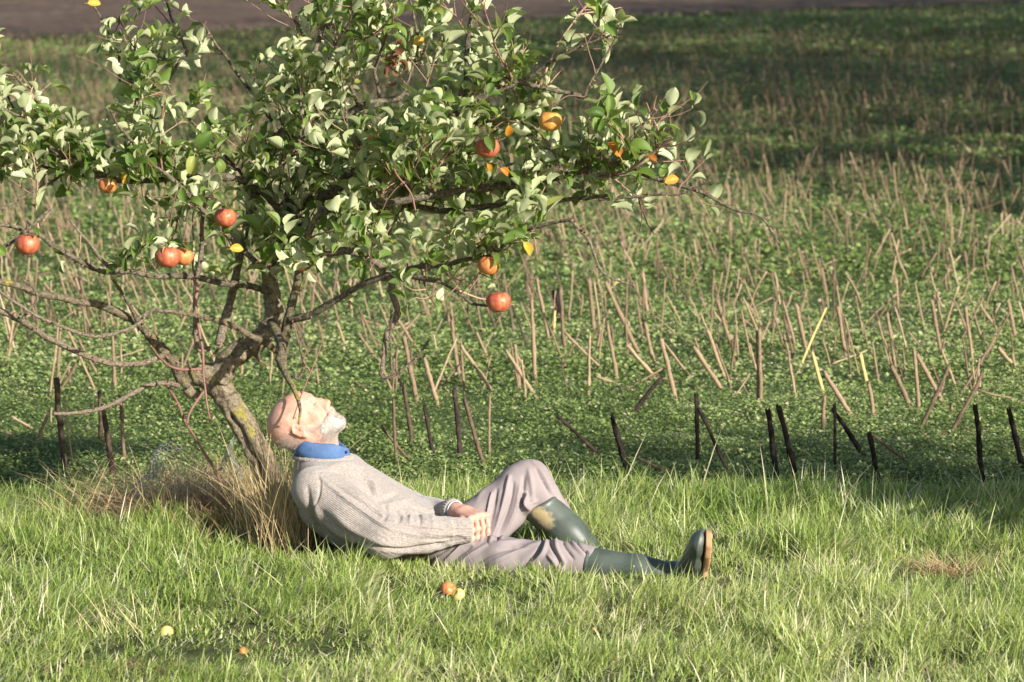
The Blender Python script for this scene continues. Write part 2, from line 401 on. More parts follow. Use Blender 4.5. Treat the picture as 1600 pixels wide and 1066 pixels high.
# ------------------------------------------------------------------ crop stubble
def stalk_mesh(h,r,seed,tint,L=None):
    """upright stalk along +z: slightly crooked, nodes, cut top"""
    g=np.random.default_rng(seed); k=13 if L is None else L
    z=np.linspace(0,h,k); b=np.cumsum(g.normal(0,.0009,(k,2)),0); b-=b[0]
    p=np.stack([b[:,0],b[:,1],z],-1); rr=r*(1.08-.18*z/h)*(1+.05*g.normal(size=k).clip(-1,1.6)); 
    for j in g.integers(1,k-1,2): rr[j]*=1.18
    v,f=tube(p,rr,8,True,.10,seed); v[(k-1)*8:(k*8)]+=np.array([0,0,1.])*g.uniform(-.6,1.6,(8,1))*r
    return v,f
def stalk(name_mat_seed,base,top,r,tint,label,group='cut crop stalks standing in the field'):
    base=np.array(base);top=np.array(top); d=top-base; L=np.linalg.norm(d)
    v,f=stalk_mesh(L+.03,r,name_mat_seed,tint)
    q=Vector((0,0,1)).rotation_difference(Vector(d/L))
    Rm=np.array(q.to_matrix()); v=(v-[0,0,.03])@Rm.T
    # tint scattered slightly at random over the stalk
    tt=np.full(len(v),tint)+rng.normal(0,.02,len(v))
    o=mesh('crop_stalk',v,f,M['stalk'],None,True,{'tint':tt},origin=(0,0,0)); o.location=base
    return tag(o,label,'stalk',group)
K,Bn,Gy,Tn,Yl=.06,.32,.5,.72,1.0
# base/top pixels traced one by one: (x_top,y_top,x_base,y_base,width,tone,label)
TR=[
(955,652,989,760,9,K,'black burnt-looking stalk leaning left, just above the boot shaft at the field edge'),
(1200,642,1217,754,9,K,'black stalk, left one of the close leaning pair right of the boots'),
(1218,636,1249,761,9,K,'black stalk, right one of the close leaning pair right of the boots'),
(1304,640,1359,727,8,K,'black stalk leaning steeply left, crossed behind a thin upright one'),
(1303,632,1304,742,5,.12,'thin black upright stalk touching the top of a steeply leaning one'),
(1360,677,1378,766,8,K,'short thick black stalk with a thin grey stalk resting on its top'),
(1364,680,1438,743,5,Gy*.7,'thin grey stalk slanting down to the right from a black stump'),
(1525,636,1538,766,9,K,'tall black near-upright stalk, second from the right edge of the photo'),
(1577,640,1601,748,9,K,'black leaning stalk at the right edge of the photo'),
(1087,619,1090,733,7,.14,'upright dark stalk in front of the end of a fallen branch'),
(1092,640,1151,759,6,.13,'long dark stalk leaning far left, right of the upright one above the boot toe'),
(1033,593,978,658,8,.13,'thick dark stick leaning to the right, away from all its neighbours'),
(870,651,945,713,6,.16,'dark stalk slanting down to the right above the knee boot'),
(998,715,1081,750,5,.3,'grey stick lying nearly flat just beyond the grass'),
(709,612,720,726,8,.16,'dark brown upright stalk left of a grey leaning one above the hands'),
(724,624,759,737,7,.3,'grey smooth stalk leaning left beside the raised knee'),
(764,620,764,722,4,.5,'thin tan upright stalk just left of the raised knee'),
(665,637,682,730,6,.12,'short dark stalk between brown stalks beyond the sweater'),
(631,600,645,708,6,.25,'tall brown stalk beyond the man\'s chest'),
(614,625,621,737,5,.33,'brown upright stalk nearest to the man\'s chin'),
(598,665,656,736,5,.33,'thin grey-brown stick lying aslant beyond the man\'s collar'),
(92,595,103,740,9,.24,'tall reddish brown stalk at the far left of the field edge'),
(100,620,113,724,3,.7,'thin pale stem leaning against a reddish brown stalk'),
(155,612,159,700,7,.26,'brown upright stalk behind a leaning one left of the trunk'),
(160,638,178,754,9,.22,'thick brown leaning stalk left of the wire netting'),
(188,620,196,727,6,.38,'light brown stalk just left of the wire netting'),
(19,652,61,674,5,.72,'short tan stalk lying on the weeds at the left edge'),
(75,646,53,704,5,.5,'short grey stalk leaning right at the left edge'),
(80,637,80,667,3,.6,None),(0,672,33,682,5,.4,None),
(92,520,88,612,5,.5,None),(105,515,153,622,4,.6,None),(176,525,181,622,5,.5,None),
(1484,572,1434,682,6,.34,'long brown stalk leaning right, left one of two that lean right near the bare soil'),
(1533,584,1481,686,6,.34,'long brown stalk leaning right with its foot in the bare soil'),
(1288,582,1337,663,7,.62,'thick tan stalk leaning left, beyond the black pair'),
(1268,552,1289,626,6,1.,'yellow-topped stalk leaning left beyond the black pair'),
(1288,620,1285,680,6,.5,None),
(1344,555,1357,604,6,1.,'bright yellow upper stalk in the middle of the right field'),
(1357,600,1367,662,6,.6,None),
(1427,545,1436,653,6,.55,None),(1393,572,1425,645,7,.45,None),(1183,520,1187,641,7,.55,None),
(1486,632,1487,662,5,.35,None),(1433,555,1480,638,7,.55,None),
(828,470,837,602,6,.6,None),(790,548,841,626,6,.65,None),(720,540,773,618,6,.68,None),(664,560,685,638,7,.6,None),
(630,528,652,632,7,.5,None),(704,504,721,598,6,.5,None),(948,508,967,598,6,.55,None),(980,538,1029,594,6,.72,None),
(1036,530,1059,634,7,.6,None),(1008,506,1023,582,6,.6,None),(1040,536,1081,594,4,.6,None),(1086,542,1133,614,7,.62,None),
(1106,516,1133,594,6,.66,None),(884,520,953,586,4,.6,None),(932,588,991,611,5,.6,None),(948,440,1001,558,7,.5,None),
(1004,424,1013,498,6,.66,None),(920,436,929,530,7,.5,None),(876,452,883,562,6,.4,None),(840,436,861,546,5,.6,None),
(802,540,811,610,5,.55,None),(1186,516,1189,642,6,.5,None),
(868,460,876,500,14,.05,'short thick black stump among the tan stubble'),
(1120,470,1150,560,6,.5,None),(1243,475,1262,560,6,.55,None),(1310,480,1322,570,6,.55,None),(1385,490,1400,585,5,.55,None),
(1455,470,1475,570,6,.5,None),(1510,480,1521,580,5,.6,None),(1560,545,1600,590,6,.7,None),(1573,470,1588,540,6,.55,None),
(745,520,768,575,5,.55,None),(560,520,600,575,4,.5,None),(690,470,705,520,5,.5,None),
]
leans={0:'tan cut stalk leaning left',1:'tan cut stalk standing upright',2:'tan cut stalk leaning right'}
occ=[]
def describe(u,y,ang,L,tone,r):
    c='yellow' if tone>=1 else ('dark brown' if tone<.38 else 'brown' if tone<.5 else 'tan' if tone<.66 else 'pale')
    s='short ' if L<.2 else ('long ' if L>.3 else '')
    w_='thick ' if r>.0060 else ('thin ' if r<.0042 else '')
    a=abs(math.degrees(ang)); sd_='left' if ang<0 else 'right'
    l='lying towards the '+sd_ if a>48 else ('leaning far '+sd_ if a>22 else ('leaning slightly '+sd_ if a>6 else 'standing upright'))
    z=['at the far left','left of the tree trunk','beyond the man\'s head','beyond the man\'s knees','beyond the boots','right of the boots','near the right edge','at the right edge'][int(np.clip(u/200,0,7))]
    d_='front rows' if y<14.6 else ('second rows' if y<16 else 'middle rows')
    return s+w_+c+' stalk '+l+', '+d_+' '+z
sid=1000
for (xt,yt,xb,yb,wd,tone,lab) in TR:
    b=G(xb,yb); D=b[1]; t=P(xt,yt,D+rng.normal(0,.02)); r=wd/2*D/FP*1.0
    if lab is None:
        dx=xt-xb; lab=describe(xb,D,math.atan2(dx,yb-yt),math.hypot(dx,yb-yt)*D/FP,tone,r)
    b=b.copy(); b[2]=float(ground_z(np.array([b[0]]),np.array([b[1]]))[0])
    stalk(sid,b,t,r,tone,lab); sid+=1; occ.append((xb,yb)); 
# the nearest stalks beyond those, one object each; the rest of the field as one
allp=[]
for (y0,y1,dens) in ((12.0,16,13),(16,26,21),(26,45,20),(45,76,11),(76,130,3)):
    hw=(y1*.17+.9); A=(y1-y0)*2*hw; n=int(A*dens)
    y=rng.uniform(y0,y1,n); x=rng.uniform(-hw,hw,n); k=abs(x)<y*.17+.9; allp.append(np.stack([x[k],y[k]],-1))
allp=np.concatenate(allp)
# rows: pull stalks loosely towards lines
allp[:,0]+=0
u,v=proj(np.column_stack([allp,np.zeros(len(allp))]))
inside=(u>-10)&(u<1610)
nearzone=inside&(allp[:,1]<13.9)
keep=~nearzone
keep&=allp[:,1]<70+(allp[:,0]+11.4)*1.8
allp=allp[keep];u=u[keep];v=v[keep];inside=inside[keep]
order=np.argsort(allp[:,1]); single=0
mb=MB(); cnt=0
lens=lambda:max(.08,rng.normal(.205,.06))
proto={}
for i in order:
    x,y=allp[i]; 
    ang=rng.normal(-.22,.20) if rng.uniform()<.76 else rng.normal(.3,.3)
    if rng.uniform()<.07: ang=rng.choice([-1,1])*rng.uniform(.9,1.35)
    dy=rng.normal(0,.25); L=lens()
    d=np.array([math.sin(ang),dy*math.cos(ang),math.cos(ang)]); d/=np.linalg.norm(d)
    z0=float(ground_z(np.array([x]),np.array([y]))[0]); b=np.array([x,y,z0])
    tone=float(np.clip(rng.normal(.52,.15),.2,.85)); 
    if rng.uniform()<.004: tone=1.
    r=rng.uniform(.0030,.0062)
    if inside[i] and single<228:
        t=b+d*L; stalk(sid,b,t,r,tone,describe(u[i],y,ang,L,tone,r)); sid+=1; single+=1
    elif y<20 or True:
        if y>26: r*=.95; tone*=.9
        k=5 if y<20 else 3
        p=b+d*np.linspace(-.02,L,k)[:,None]+np.concatenate([np.zeros((1,3)),rng.normal(0,.003,(k-1,3))])
        vv,ff=tube(p,r,5 if y<22 else 3,y<22); mb.add(vv,ff,tone); cnt+=1
for k in range(2600):
    y=12.2+33*rng.uniform()**1.3; x=rng.choice([-1,1])*(y*.17+.95+rng.uniform()*(3.5+y*.12)); a=rng.normal(-.2,.25); L=lens()
    p=np.array([x,y,0])+np.array([math.sin(a),rng.normal(0,.2),math.cos(a)])*np.linspace(-.02,L,3)[:,None]
    vv,ff=tube(p,rng.uniform(.0035,.0065),4,False); mb.add(vv,ff,float(np.clip(rng.normal(.52,.15),.2,.85)))
o=mb.build('distant_stubble',M['stalk'])
tag(o,'countless thin tan stubble stalks receding over the far green field','stubble',kind='stuff')

# ------------------------------------------------------------------ grass
def blades(x,y,z0,h,w,az,lean,curl,seg=3):
    """returns v,f for curved tapering blades"""
    n=len(x); t=np.linspace(0,1,seg+1)[None,:,None]
    la=np.stack([np.cos(az),np.sin(az),np.zeros(n)],-1)[:,None]
    up=np.array([0,0,1.])[None,None]
    h_=h[:,None,None]; le=lean[:,None,None]; cu=curl[:,None,None]
    p=np.stack([x,y,z0],-1)[:,None]+h_*(la*(le*t+cu*t*t)+up*(t*np.sqrt(np.clip(1-(le*.6)**2,.1,1))-.45*cu*t*t))
    wa=az+rng.uniform(.6,2.5,n); wd=np.stack([np.cos(wa),np.sin(wa),np.zeros(n)],-1)[:,None]
    prof=np.array([.75,1.,.75,.0] if seg==3 else ([.75,1,.9,.65,.0] if seg==4 else np.interp(np.linspace(0,1,seg+1),[0,.3,.7,1],[.8,1,.75,0.05])))[None,:,None]
    ww=wd*(w[:,None,None]*.5)*prof
    v=np.empty((n,2*seg+1,3),np.float32)
    v[:,0:2*seg:2]=(p-ww)[:,:seg]; v[:,1:2*seg:2]=(p+ww)[:,:seg]; v[:,2*seg]=p[:,seg]
    base=(np.arange(n)*(2*seg+1))[:,None]
    q=np.concatenate([np.stack([base[:,0]+2*k,base[:,0]+2*k+1,base[:,0]+2*k+3,base[:,0]+2*k+2],-1) for k in range(seg-1)])
    tr=np.stack([base[:,0]+2*seg-2,base[:,0]+2*seg-1,base[:,0]+2*seg],-1)
    return v.reshape(-1,3),q.astype(np.int32),tr.astype(np.int32)
# where the man lies (ground footprints): x,y,radius
FOOT=[]
def seg_clear(p,q,r):
    FOOT.append((p,q,r))
seg_clear(P(520,850,10.4)[:2],P(700,870,10.38)[:2],.16)
seg_clear(P(700,870,10.22)[:2],P(900,875,10.12)[:2],.085)
seg_clear(P(900,880,10.14)[:2],P(1090,890,10.0)[:2],.085)
seg_clear(P(700,870,10.45)[:2],P(760,870,10.5)[:2],.12)
seg_clear(P(925,880,10.38)[:2],P(1000,880,10.32)[:2],.05)
for (fx,fy) in ((260,994),(702,928),(716,936),(380,1023),(928,988)):
    q_=G(fx,fy)[:2]; seg_clear(q_,q_-[0,.07],.016)
q_=G(1480,898)[:2]; seg_clear(q_-[.07,0],q_+[.07,0],.04)
seg_clear(P(440,800,10.9)[:2],P(480,800,10.5)[:2],.10)
def clear(x,y):
    d=np.full(len(x),9.)
    for p,q,r in FOOT:
        ba=np.array(q)-p; pa=np.stack([x-p[0],y-p[1]],-1); t=np.clip(pa@ba/(ba@ba),0,1)
        d=np.minimum(d,np.linalg.norm(pa-t[:,None]*ba,axis=1)-r)
    return d
def lawn():
    n=330000
    y=rng.uniform(7.2,EDGE+.1,n); x=rng.uniform(-1,1,n)*(y*.155+.75)
    cl=noise2(x*7,y*7,41)+.9*noise2(x*20,y*20,42)
    k=rng.uniform(-1.25,1.1,n)<cl; x=x[k];y=y[k];cl=cl[k]
    d=clear(x,y); k=d>0; x,y,cl,d=x[k],y[k],cl[k],d[k]
    edge=EDGE+.07*noise2(x*2.5,x*0+1,43)+.05; k=y<edge+rng.normal(0,.05,len(x)); x,y,cl,d=x[k],y[k],cl[k],d[k]
    n=len(x)
    big=noise2(x*1.3,y*1.3,44)
    h=.055+.034*cl+.02*big+rng.gamma(2.,.014,n)
    h+=.035*np.exp(-((y-11.1)/.35)**2)*(.6+.5*noise2(x*3,y*3,45))       # taller, unmown towards the field
    h+=.045*np.clip(noise2(x*4.6,y*4.6,51),0,1.5)**1.5-.012; h*=np.where((d<.26)&(y<10.5),.50,1); h*=np.where((x>.25)&(x<.75)&(y<10.12)&(y>9.6),.72,1)                                  # pressed down beside the man
    h*=np.clip(.55+.45*(y-8)/1.5,.7,1)
    h*=1-.72*np.exp(-(((x+.98)/.38)**4+((y-11.02)/.34)**4))
    h=np.clip(h,.02,.2)
    az=rng.normal(1.2*noise2(x*2,y*2,46)+.6,1.35,n)
    lean=np.clip(rng.gamma(2.2,.26,n),0,1.4); curl=rng.uniform(0,1.1,n)*rng.uniform(.1,1,n)
    w=rng.uniform(.0022,.0046,n)
    # flattened straw and thatch
    th=rng.uniform(0,1,n)<.27+.16*noise2(x*2.3,y*2.3,50)
    h[th]*=.7; lean[th]=rng.uniform(.8,1.5,th.sum()); 
    t=.47+.14*big+.10*noise2(x*9,y*9,49)+.15*noise2(x*.8+2,y*.8,47)+rng.normal(0,.14,n)
    t[th]=rng.uniform(.75,1,th.sum()); long=rng.uniform(0,1,n)<.03+.07*(noise2(x*4,y*4,48)>.5); h[long]*=1.5; t[long]=rng.uniform(.7,1,long.sum())
    z0=ground_z(x,y)-.004
    v,q,tr=blades(x,y,z0,h,w,az,lean,curl,3)
    tv=np.repeat(np.clip(t,0.02,1),7)
    o=mesh('meadow_grass',v,[q,tr],M['lawn'],None,False,{'tint':tv})
    tag(o,'rough sunlit meadow grass with straw blades in the foreground','grass',kind='stuff')
lawn()
def side_lawn():
    # thinner grass either side of the picture, so the meadow goes on
    n=60000; y=rng.uniform(6.5,EDGE,n); s=rng.choice([-1,1],n); x=s*(y*.155+.75+rng.uniform(0,2.2,n))
    h=.07+rng.gamma(2,.015,n); t=.45+rng.normal(0,.15,n)
    v,q,tr=blades(x,y,ground_z(x,y)-.004,h,rng.uniform(.004,.007,n),rng.uniform(0,6.28,n),rng.gamma(2,.2,n).clip(0,1),rng.uniform(0,.5,n),3)
    tag(mesh('outer_meadow_grass',v,[q,tr],M['lawn'],None,False,{'tint':np.repeat(np.clip(t,0,1),7)}),'meadow grass continuing beyond both sides of the picture','grass',kind='stuff')
side_lawn()

# ================================================================== THE APPLE TREE
TD=10.85                                            # distance of the trunk
tree=empty('apple_tree',tuple(G(425,785)))
tag(tree,'small leaning apple tree with lichened limbs, leafy crown and a few red apples','tree')
def px(pts,d0,d1=None,pw=1):
    """pixel polyline -> world, depth running from d0 to d1 along it"""
    d1=d0 if d1 is None else d1; k=len(pts)
    return np.array([P(u,v,d0+(d1-d0)*(i/(k-1))**pw) for i,(u,v) in enumerate(pts)])
# trunk: two fused stems with a dark cleft, lofted
def trunk():
    pts=px([(447,800),(430,775),(416,735),(400,700),(383,668),(363,636),(348,612),(338,592)],10.75,TD)
    c=crom(pts,10); n=len(c); S=48; t=np.linspace(0,1,n)
    T=norm(np.gradient(c,axis=0)); side=norm(np.cross(T,[0,1,0])); fr=np.cross(side,T)  # fr: towards camera or away
    fr*=np.where((fr[:,1]<0)[:,None],1,-1)                                     # face the camera
    a=np.arange(S)*2*math.pi/S
    rad=np.interp(t,[0,.12,.5,.85,1],[.064,.047,.041,.040,.043])
    r=np.ones((n,S))*rad[:,None]
    cleft=np.interp(t,[0,.1,.55,.72,1],[.75,.7,.5,.1,0])
    ang0=np.interp(t,[0,.5,.72],[math.pi*.42,math.pi*.36,math.pi*.40])   # cleft sits left of centre, facing us
    da=(a[None]-ang0[:,None]+math.pi)%(2*math.pi)-math.pi
    wob=.10*np.sin(t*31)[:,None]
    r*=1-cleft[:,None]*np.exp(-((da+wob)/.26)**2)
    r*=1+.12*cleft[:,None]*np.exp(-((abs(da)-.62)/.3)**2)
    p=c[:,None]-side[:,None]*(r*np.cos(a)*-1)[...,None]*-1+fr[:,None]*(r*np.sin(a))[...,None]
    p=c[:,None]+side[:,None]*(r*np.cos(a))[...,None]+fr[:,None]*(r*np.sin(a))[...,None]
    v=p.reshape(-1,3); 
    v=v+norm(v-np.repeat(c,S,0))*(.0035*noise3(v,70,1,3)+.0018*noise3(v,220,2,2))[:,None]
    i=np.arange(n-1)[:,None]*S; j=np.arange(S)[None]; j2=(j+1)%S
    f=np.stack([i+j,i+j2,i+S+j2,i+S+j],-1).reshape(-1,4)
    m=MB(); m.add(v,f)
    # the knobbly fork and pruned stub on the left
    for pp,rr in (([(338,600),(318,590),(300,590),(286,600)],[.046,.034,.028,.024]),([(300,590),(322,582),(340,590)],[.026,.034,.04]),([(292,606),(300,616),(310,612)],[.018,.016,.012]),
                  ([(318,600),(340,590),(352,576)],[.03,.04,.04])):
        q=crom(px(pp,TD-.03,TD-.01),6); r_=np.interp(np.linspace(0,1,len(q)),np.linspace(0,1,len(rr)),rr)
        v,f=tube(q,r_,18,True); v=v+norm(v-q.mean(0))*(.005*noise3(v,80,5,3))[:,None]; m.add(v,f)
    o=m.build('trunk',M['bark'],tree); return o
trunk()
LIMBS=[]      # (world pts, radii)
def limb(name,pts,w0,w1,d0,d1,mat='limb',n=8,wig=.003,sides=10,own=True,leafy=True,label=None,pw=1):
    c=crom(px(pts,d0,d1,pw),n); L=len(c)
    g=np.random.default_rng(int(pts[0][0]*7+pts[-1][1])&0xffff)
    off=noise3(c,30,int(g.integers(99)),2)[:,None]*np.array([1,1,1])*wig; c=c+off*np.linspace(0,1,L)[:,None]
    D=c[:,1].mean(); r=np.linspace(w0,w1,L)/2*D/FP
    r=r*(1+.10*noise3(c,90,3,2))
    # knots and spur scars
    for k in range(max(1,L//14)):
        j=g.integers(2,L-1); r[j]*=1.28
    v,f=tube(c,r,sides,True,.05,int(g.integers(9999)))
    LIMBS.append((c,r,leafy))
    if own:
        o=mesh('branch',v,f,M[mat],tree,True,{'tint':np.full(len(v),.5)})
        if label: o['label']=label
        return o
    return v,f
T0=TD
# --- main limbs (pixel polylines of the photograph, each with its own depth)
limb('b',[(340,596),(355,566),(378,548),(402,532),(420,513),(427,490),(425,460),(422,425),(430,385),(438,352),(446,320)],38,19,T0-.02,T0+.05,'bark',sides=20,label='thick main limb curving up from the fork')
limb('b',[(446,325),(462,285),(493,238),(517,205),(536,189),(564,167),(626,153),(669,142),(720,128),(790,100)],21,6,T0+.05,T0+.35)
limb('b',[(444,340),(470,322),(500,308),(524,300),(540,278),(552,269),(586,272),(629,257),(655,235),(679,214),(710,173),(728,118),(734,46),(745,-20)],18,7,T0+.05,T0-.45)
limb('b',[(342,540),(350,505),(360,470),(375,400),(395,310),(419,235),(440,205),(456,186),(480,120),(505,40),(515,-10)],15,7,T0+.0,T0+.2,'pale',label='pale grey bare limb running up through the crown')
limb('b',[(424,505),(440,540),(438,566),(444,580),(454,600),(464,622),(469,642),(468,661)],16,3.2,T0-.1,T0-.67,'lich',pw=.5,label='thin dark drooping branch hanging in front of the face')
limb('b',[(438,560),(446,520),(450,500),(457,470),(465,440),(470,410),(480,370),(500,330)],17,10,T0-.14,T0-.25,'lich')
limb('b',[(255,486),(290,490),(325,497),(351,505),(370,512),(392,524),(412,534),(432,550)],7,11,T0-.4,T0-.14,'lich')
limb('b',[(470,415),(500,400),(545,392),(588,410),(610,440),(612,457),(621,489),(612,508),(604,524),(600,555),(595,588)],14,7,T0-.2,T0-.35,'pale',label='pale crooked hanging branch with a bent tip')
limb('b',[(595,588),(608,590),(622,583),(648,562),(660,548),(668,534)],5,4,T0-.35,T0-.38)
limb('b',[(612,480),(610,520),(612,560),(613,583)],4,3,T0-.35,T0-.36)
limb('b',[(452,500),(485,492),(520,472),(560,448),(600,432),(640,432),(680,438)],12,8,T0-.18,T0-.5)
limb('b',[(680,438),(700,447),(722,462),(738,475),(762,479)],5,4,T0-.5,T0-.55)
limb('b',[(600,434),(650,418),(690,415),(730,405),(770,398),(808,363),(850,352),(895,343)],9,5,T0-.35,T0-.75)
limb('b',[(892,344),(905,358),(920,376),(928,396),(936,416),(952,432),(968,440),(992,446)],5,3,T0-.75,T0-.8,'pale')
limb('b',[(446,345),(500,350),(560,338),(620,318),(690,330),(760,322),(820,318),(890,312),(960,304)],14,5,T0+.0,T0-.35)
limb('b',[(500,330),(560,325),(640,312),(710,300),(780,291),(830,287),(882,275),(925,262),(966,257),(1012,275),(1040,284),(1068,291),(1095,300),(1120,313),(1151,328),(1180,336),(1200,352),(1217,383)],13,3,T0-.25,T0-.5,label='long thin bare-tipped branch reaching far right')
limb('b',[(935,312),(990,308),(1030,304),(1060,305),(1090,292),(1110,282)],5,3,T0-.4,T0-.5)
limb('b',[(700,185),(740,160),(780,142),(826,121),(850,104),(873,90),(904,74),(930,64),(953,56),(968,42)],9,3,T0-.35,T0-.6)
limb('b',[(728,128),(760,122),(789,124),(842,136),(880,144),(913,152),(947,170),(960,185),(966,198),(972,229),(972,257)],9,4,T0-.4,T0-.5)
limb('b',[(913,152),(922,130),(935,108),(948,85),(960,62),(966,42)],4,3,T0-.5,T0-.55)
limb('b',[(972,240),(985,218),(997,201),(1021,180),(1040,150)],4,2,T0-.5,T0-.52)
limb('b',[(800,190),(830,196),(850,215),(870,250),(880,275)],5,3,T0-.4,T0-.5)
# left side
limb('b',[(283,596),(275,575),(268,562),(256,547),(242,534),(230,520),(220,508),(207,499),(191,492),(153,476),(125,471),(96,465),(64,459),(32,448),(0,441),(-30,436)],17,9,T0-.03,T0-.45,'lich',label='lichen-spotted limb reaching left from the fork')
limb('b',[(262,553),(242,561),(217,569),(179,569),(152,563),(128,554),(80,530),(55,515),(32,502),(0,486),(-30,478)],9,9,T0-.1,T0-.65,'pale',label='smooth pale limb curving low to the left')
limb('b',[(230,487),(217,505),(191,518),(153,526),(120,520),(96,511),(70,500),(48,489),(20,470),(0,457),(-20,445)],6,4,T0-.42,T0-.7,'pale')
limb('b',[(230,487),(240,484),(256,486)],6,7,T0-.42,T0-.4)
limb('b',[(278,603),(265,599),(249,599),(230,603),(210,613),(190,624),(172,633),(152,640),(134,644),(110,645),(83,647)],9,5,T0-.05,T0-.5,'pale',label='lowest bare dead branch pointing left')
limb('b',[(420,455),(385,446),(351,443),(303,433),(272,431),(242,432),(204,424),(166,425),(146,419),(128,409),(105,396),(80,381),(65,369),(48,361),(10,352),(-20,348)],11,6,T0+.0,T0-.4)
limb('b',[(80,325),(64,340),(48,355),(20,376),(-10,396)],6,7,T0-.35,T0-.4)
limb('b',[(108,342),(122,360),(140,381),(158,405),(175,424)],4,6,T0-.35,T0-.25,'pale')
limb('b',[(175,435),(184,448),(191,460),(204,482),(216,503)],4,6,T0-.4,T0-.25)
limb('b',[(32,502),(45,485),(58,468),(52,452),(33,436)],5,3,T0-.6,T0-.55)
limb('b',[(303,435),(308,452),(306,475),(312,520),(316,543),(319,591),(325,639),(328,658)],6,3,T0-.25,T0-.4,'twig',label='long reddish twig hanging across the fork')
limb('b',[(328,545),(308,540),(306,454),(314,400),(316,350),(322,310)],9,6,T0-.1,T0-.2,'pale')
limb('b',[(235,540),(250,560),(275,575),(320,577)],3,5,T0-.5,T0-.25,'twig')
limb('b',[(438,330),(410,300),(380,282),(340,276),(300,274),(238,282),(183,282),(160,273),(136,263),(110,250),(93,241),(62,214),(31,183),(0,172),(-25,166)],12,5,T0+.05,T0-.3)
limb('b',[(230,285),(210,262),(186,240),(161,225),(118,196),(77,173),(46,145),(19,111),(2,100)],6,3,T0-.1,T0-.2)
limb('b',[(400,410),(360,372),(335,346),(313,325),(279,288),(241,257),(215,232),(198,210),(182,190),(170,173)],9,3,T0-.1,T0-.45)
limb('b',[(228,245),(220,215),(213,173),(211,120),(210,59)],6,3,T0+.0,T0+.1)
limb('b',[(405,300),(380,275),(371,263),(348,240),(325,217),(305,196),(288,176),(274,155),(263,133)],6,3,T0+.1,T0-.1)
limb('b',[(238,282),(240,240),(243,190),(250,150),(285,90),(291,80),(279,53),(268,25),(258,-5)],6,4,T0+.1,T0+.25)
limb('b',[(425,190),(400,150),(383,130),(365,108),(352,88),(340,74),(328,55),(316,37)],6,3,T0+.3,T0+.3)
limb('b',[(172,284),(150,276),(110,272),(60,258),(20,240),(-25,208)],6,4,T0-.05,T0-.2)
limb('b',[(110,262),(80,285),(50,300),(20,318),(-25,335)],5,3,T0-.1,T0-.3)
limb('b',[(62,222),(40,205),(12,150),(4,120),(-10,95)],4,3,T0-.1,T0-.1)
limb('b',[(188,200),(187,139),(186,87),(176,66),(167,46),(155,24),(142,4)],5,3,T0+.15,T0+.15)
limb('b',[(462,270),(470,200),(470,115),(471,50),(452,26),(431,3)],5,3,T0-.1,T0-.1)
limb('b',[(560,166),(550,140),(539,118),(530,92),(524,71),(516,50),(508,34),(493,-5)],6,4,T0+.2,T0+.1)
limb('b',[(546,266),(544,230),(542,186),(538,150),(533,108)],4,2,T0-.2,T0-.25,'pale')
limb('b',[(594,160),(590,130),(586,110),(594,85),(600,50),(612,10)],6,4,T0+.25,T0+.2,'pale')
limb('b',[(628,153),(640,120),(652,80),(650,40),(640,0)],5,3,T0+.3,T0+.3)
limb('b',[(470,30),(505,35),(540,50),(578,57),(602,40),(622,20)],5,4,T0+.2,T0+.1,'twig')
limb('b',[(612,236),(585,240),(560,232),(550,205)],4,3,T0-.3,T0-.35,'twig')
limb('b',[(680,300),(672,270),(690,250),(640,370),(650,400)][:3],4,3,T0-.3,T0-.35,'twig')
limb('b',[(612,235),(618,270),(640,300),(650,330)],3,3,T0-.55,T0-.6,'twig')
limb('b',[(461,580),(463,592),(472,583),(474,563),(468,540),(476,520)],5,3,T0-.4,T0-.42)
limb('b',[(458,655),(468,625),(478,600),(490,570),(502,540)],2.6,1.6,T0-.58,T0-.5,'twig')
limb('b',[(330,560),(345,540),(300,600),(275,650)][:2],5,4,T0-.1,T0-.1,'twig')
limb('b',[(320,610),(305,630),(295,648),(292,662)],5,3,T0-.1,T0-.2,'twig')
limb('b',[(262,605),(278,630),(290,660),(310,690),(335,735),(345,760)],4,5,T0-.05,T0-.3,'twig')

# ------------------------------------------------------------------ leaf density over the crown, 80 x 60 px cells of the photograph
DEN=['02545677761310','21546756773510','66566756886522','98777567888631','98787578899964','65477689999821','12556789863100','01236665210000']
def dens(u,v):
    ui=np.clip(u/80,-.99,13.99); vi=np.clip(v/60,-.99,7.99)
    out=np.zeros(len(u))
    A=np.array([[int(c) for c in r] for r in DEN],float)
    iu=np.clip(ui.astype(int),0,13); iv=np.clip(vi.astype(int),0,7)
    out=A[iv,iu]
    out=np.where(v>478,0,out); out=np.where(u>1120,0,out)
    return out/9
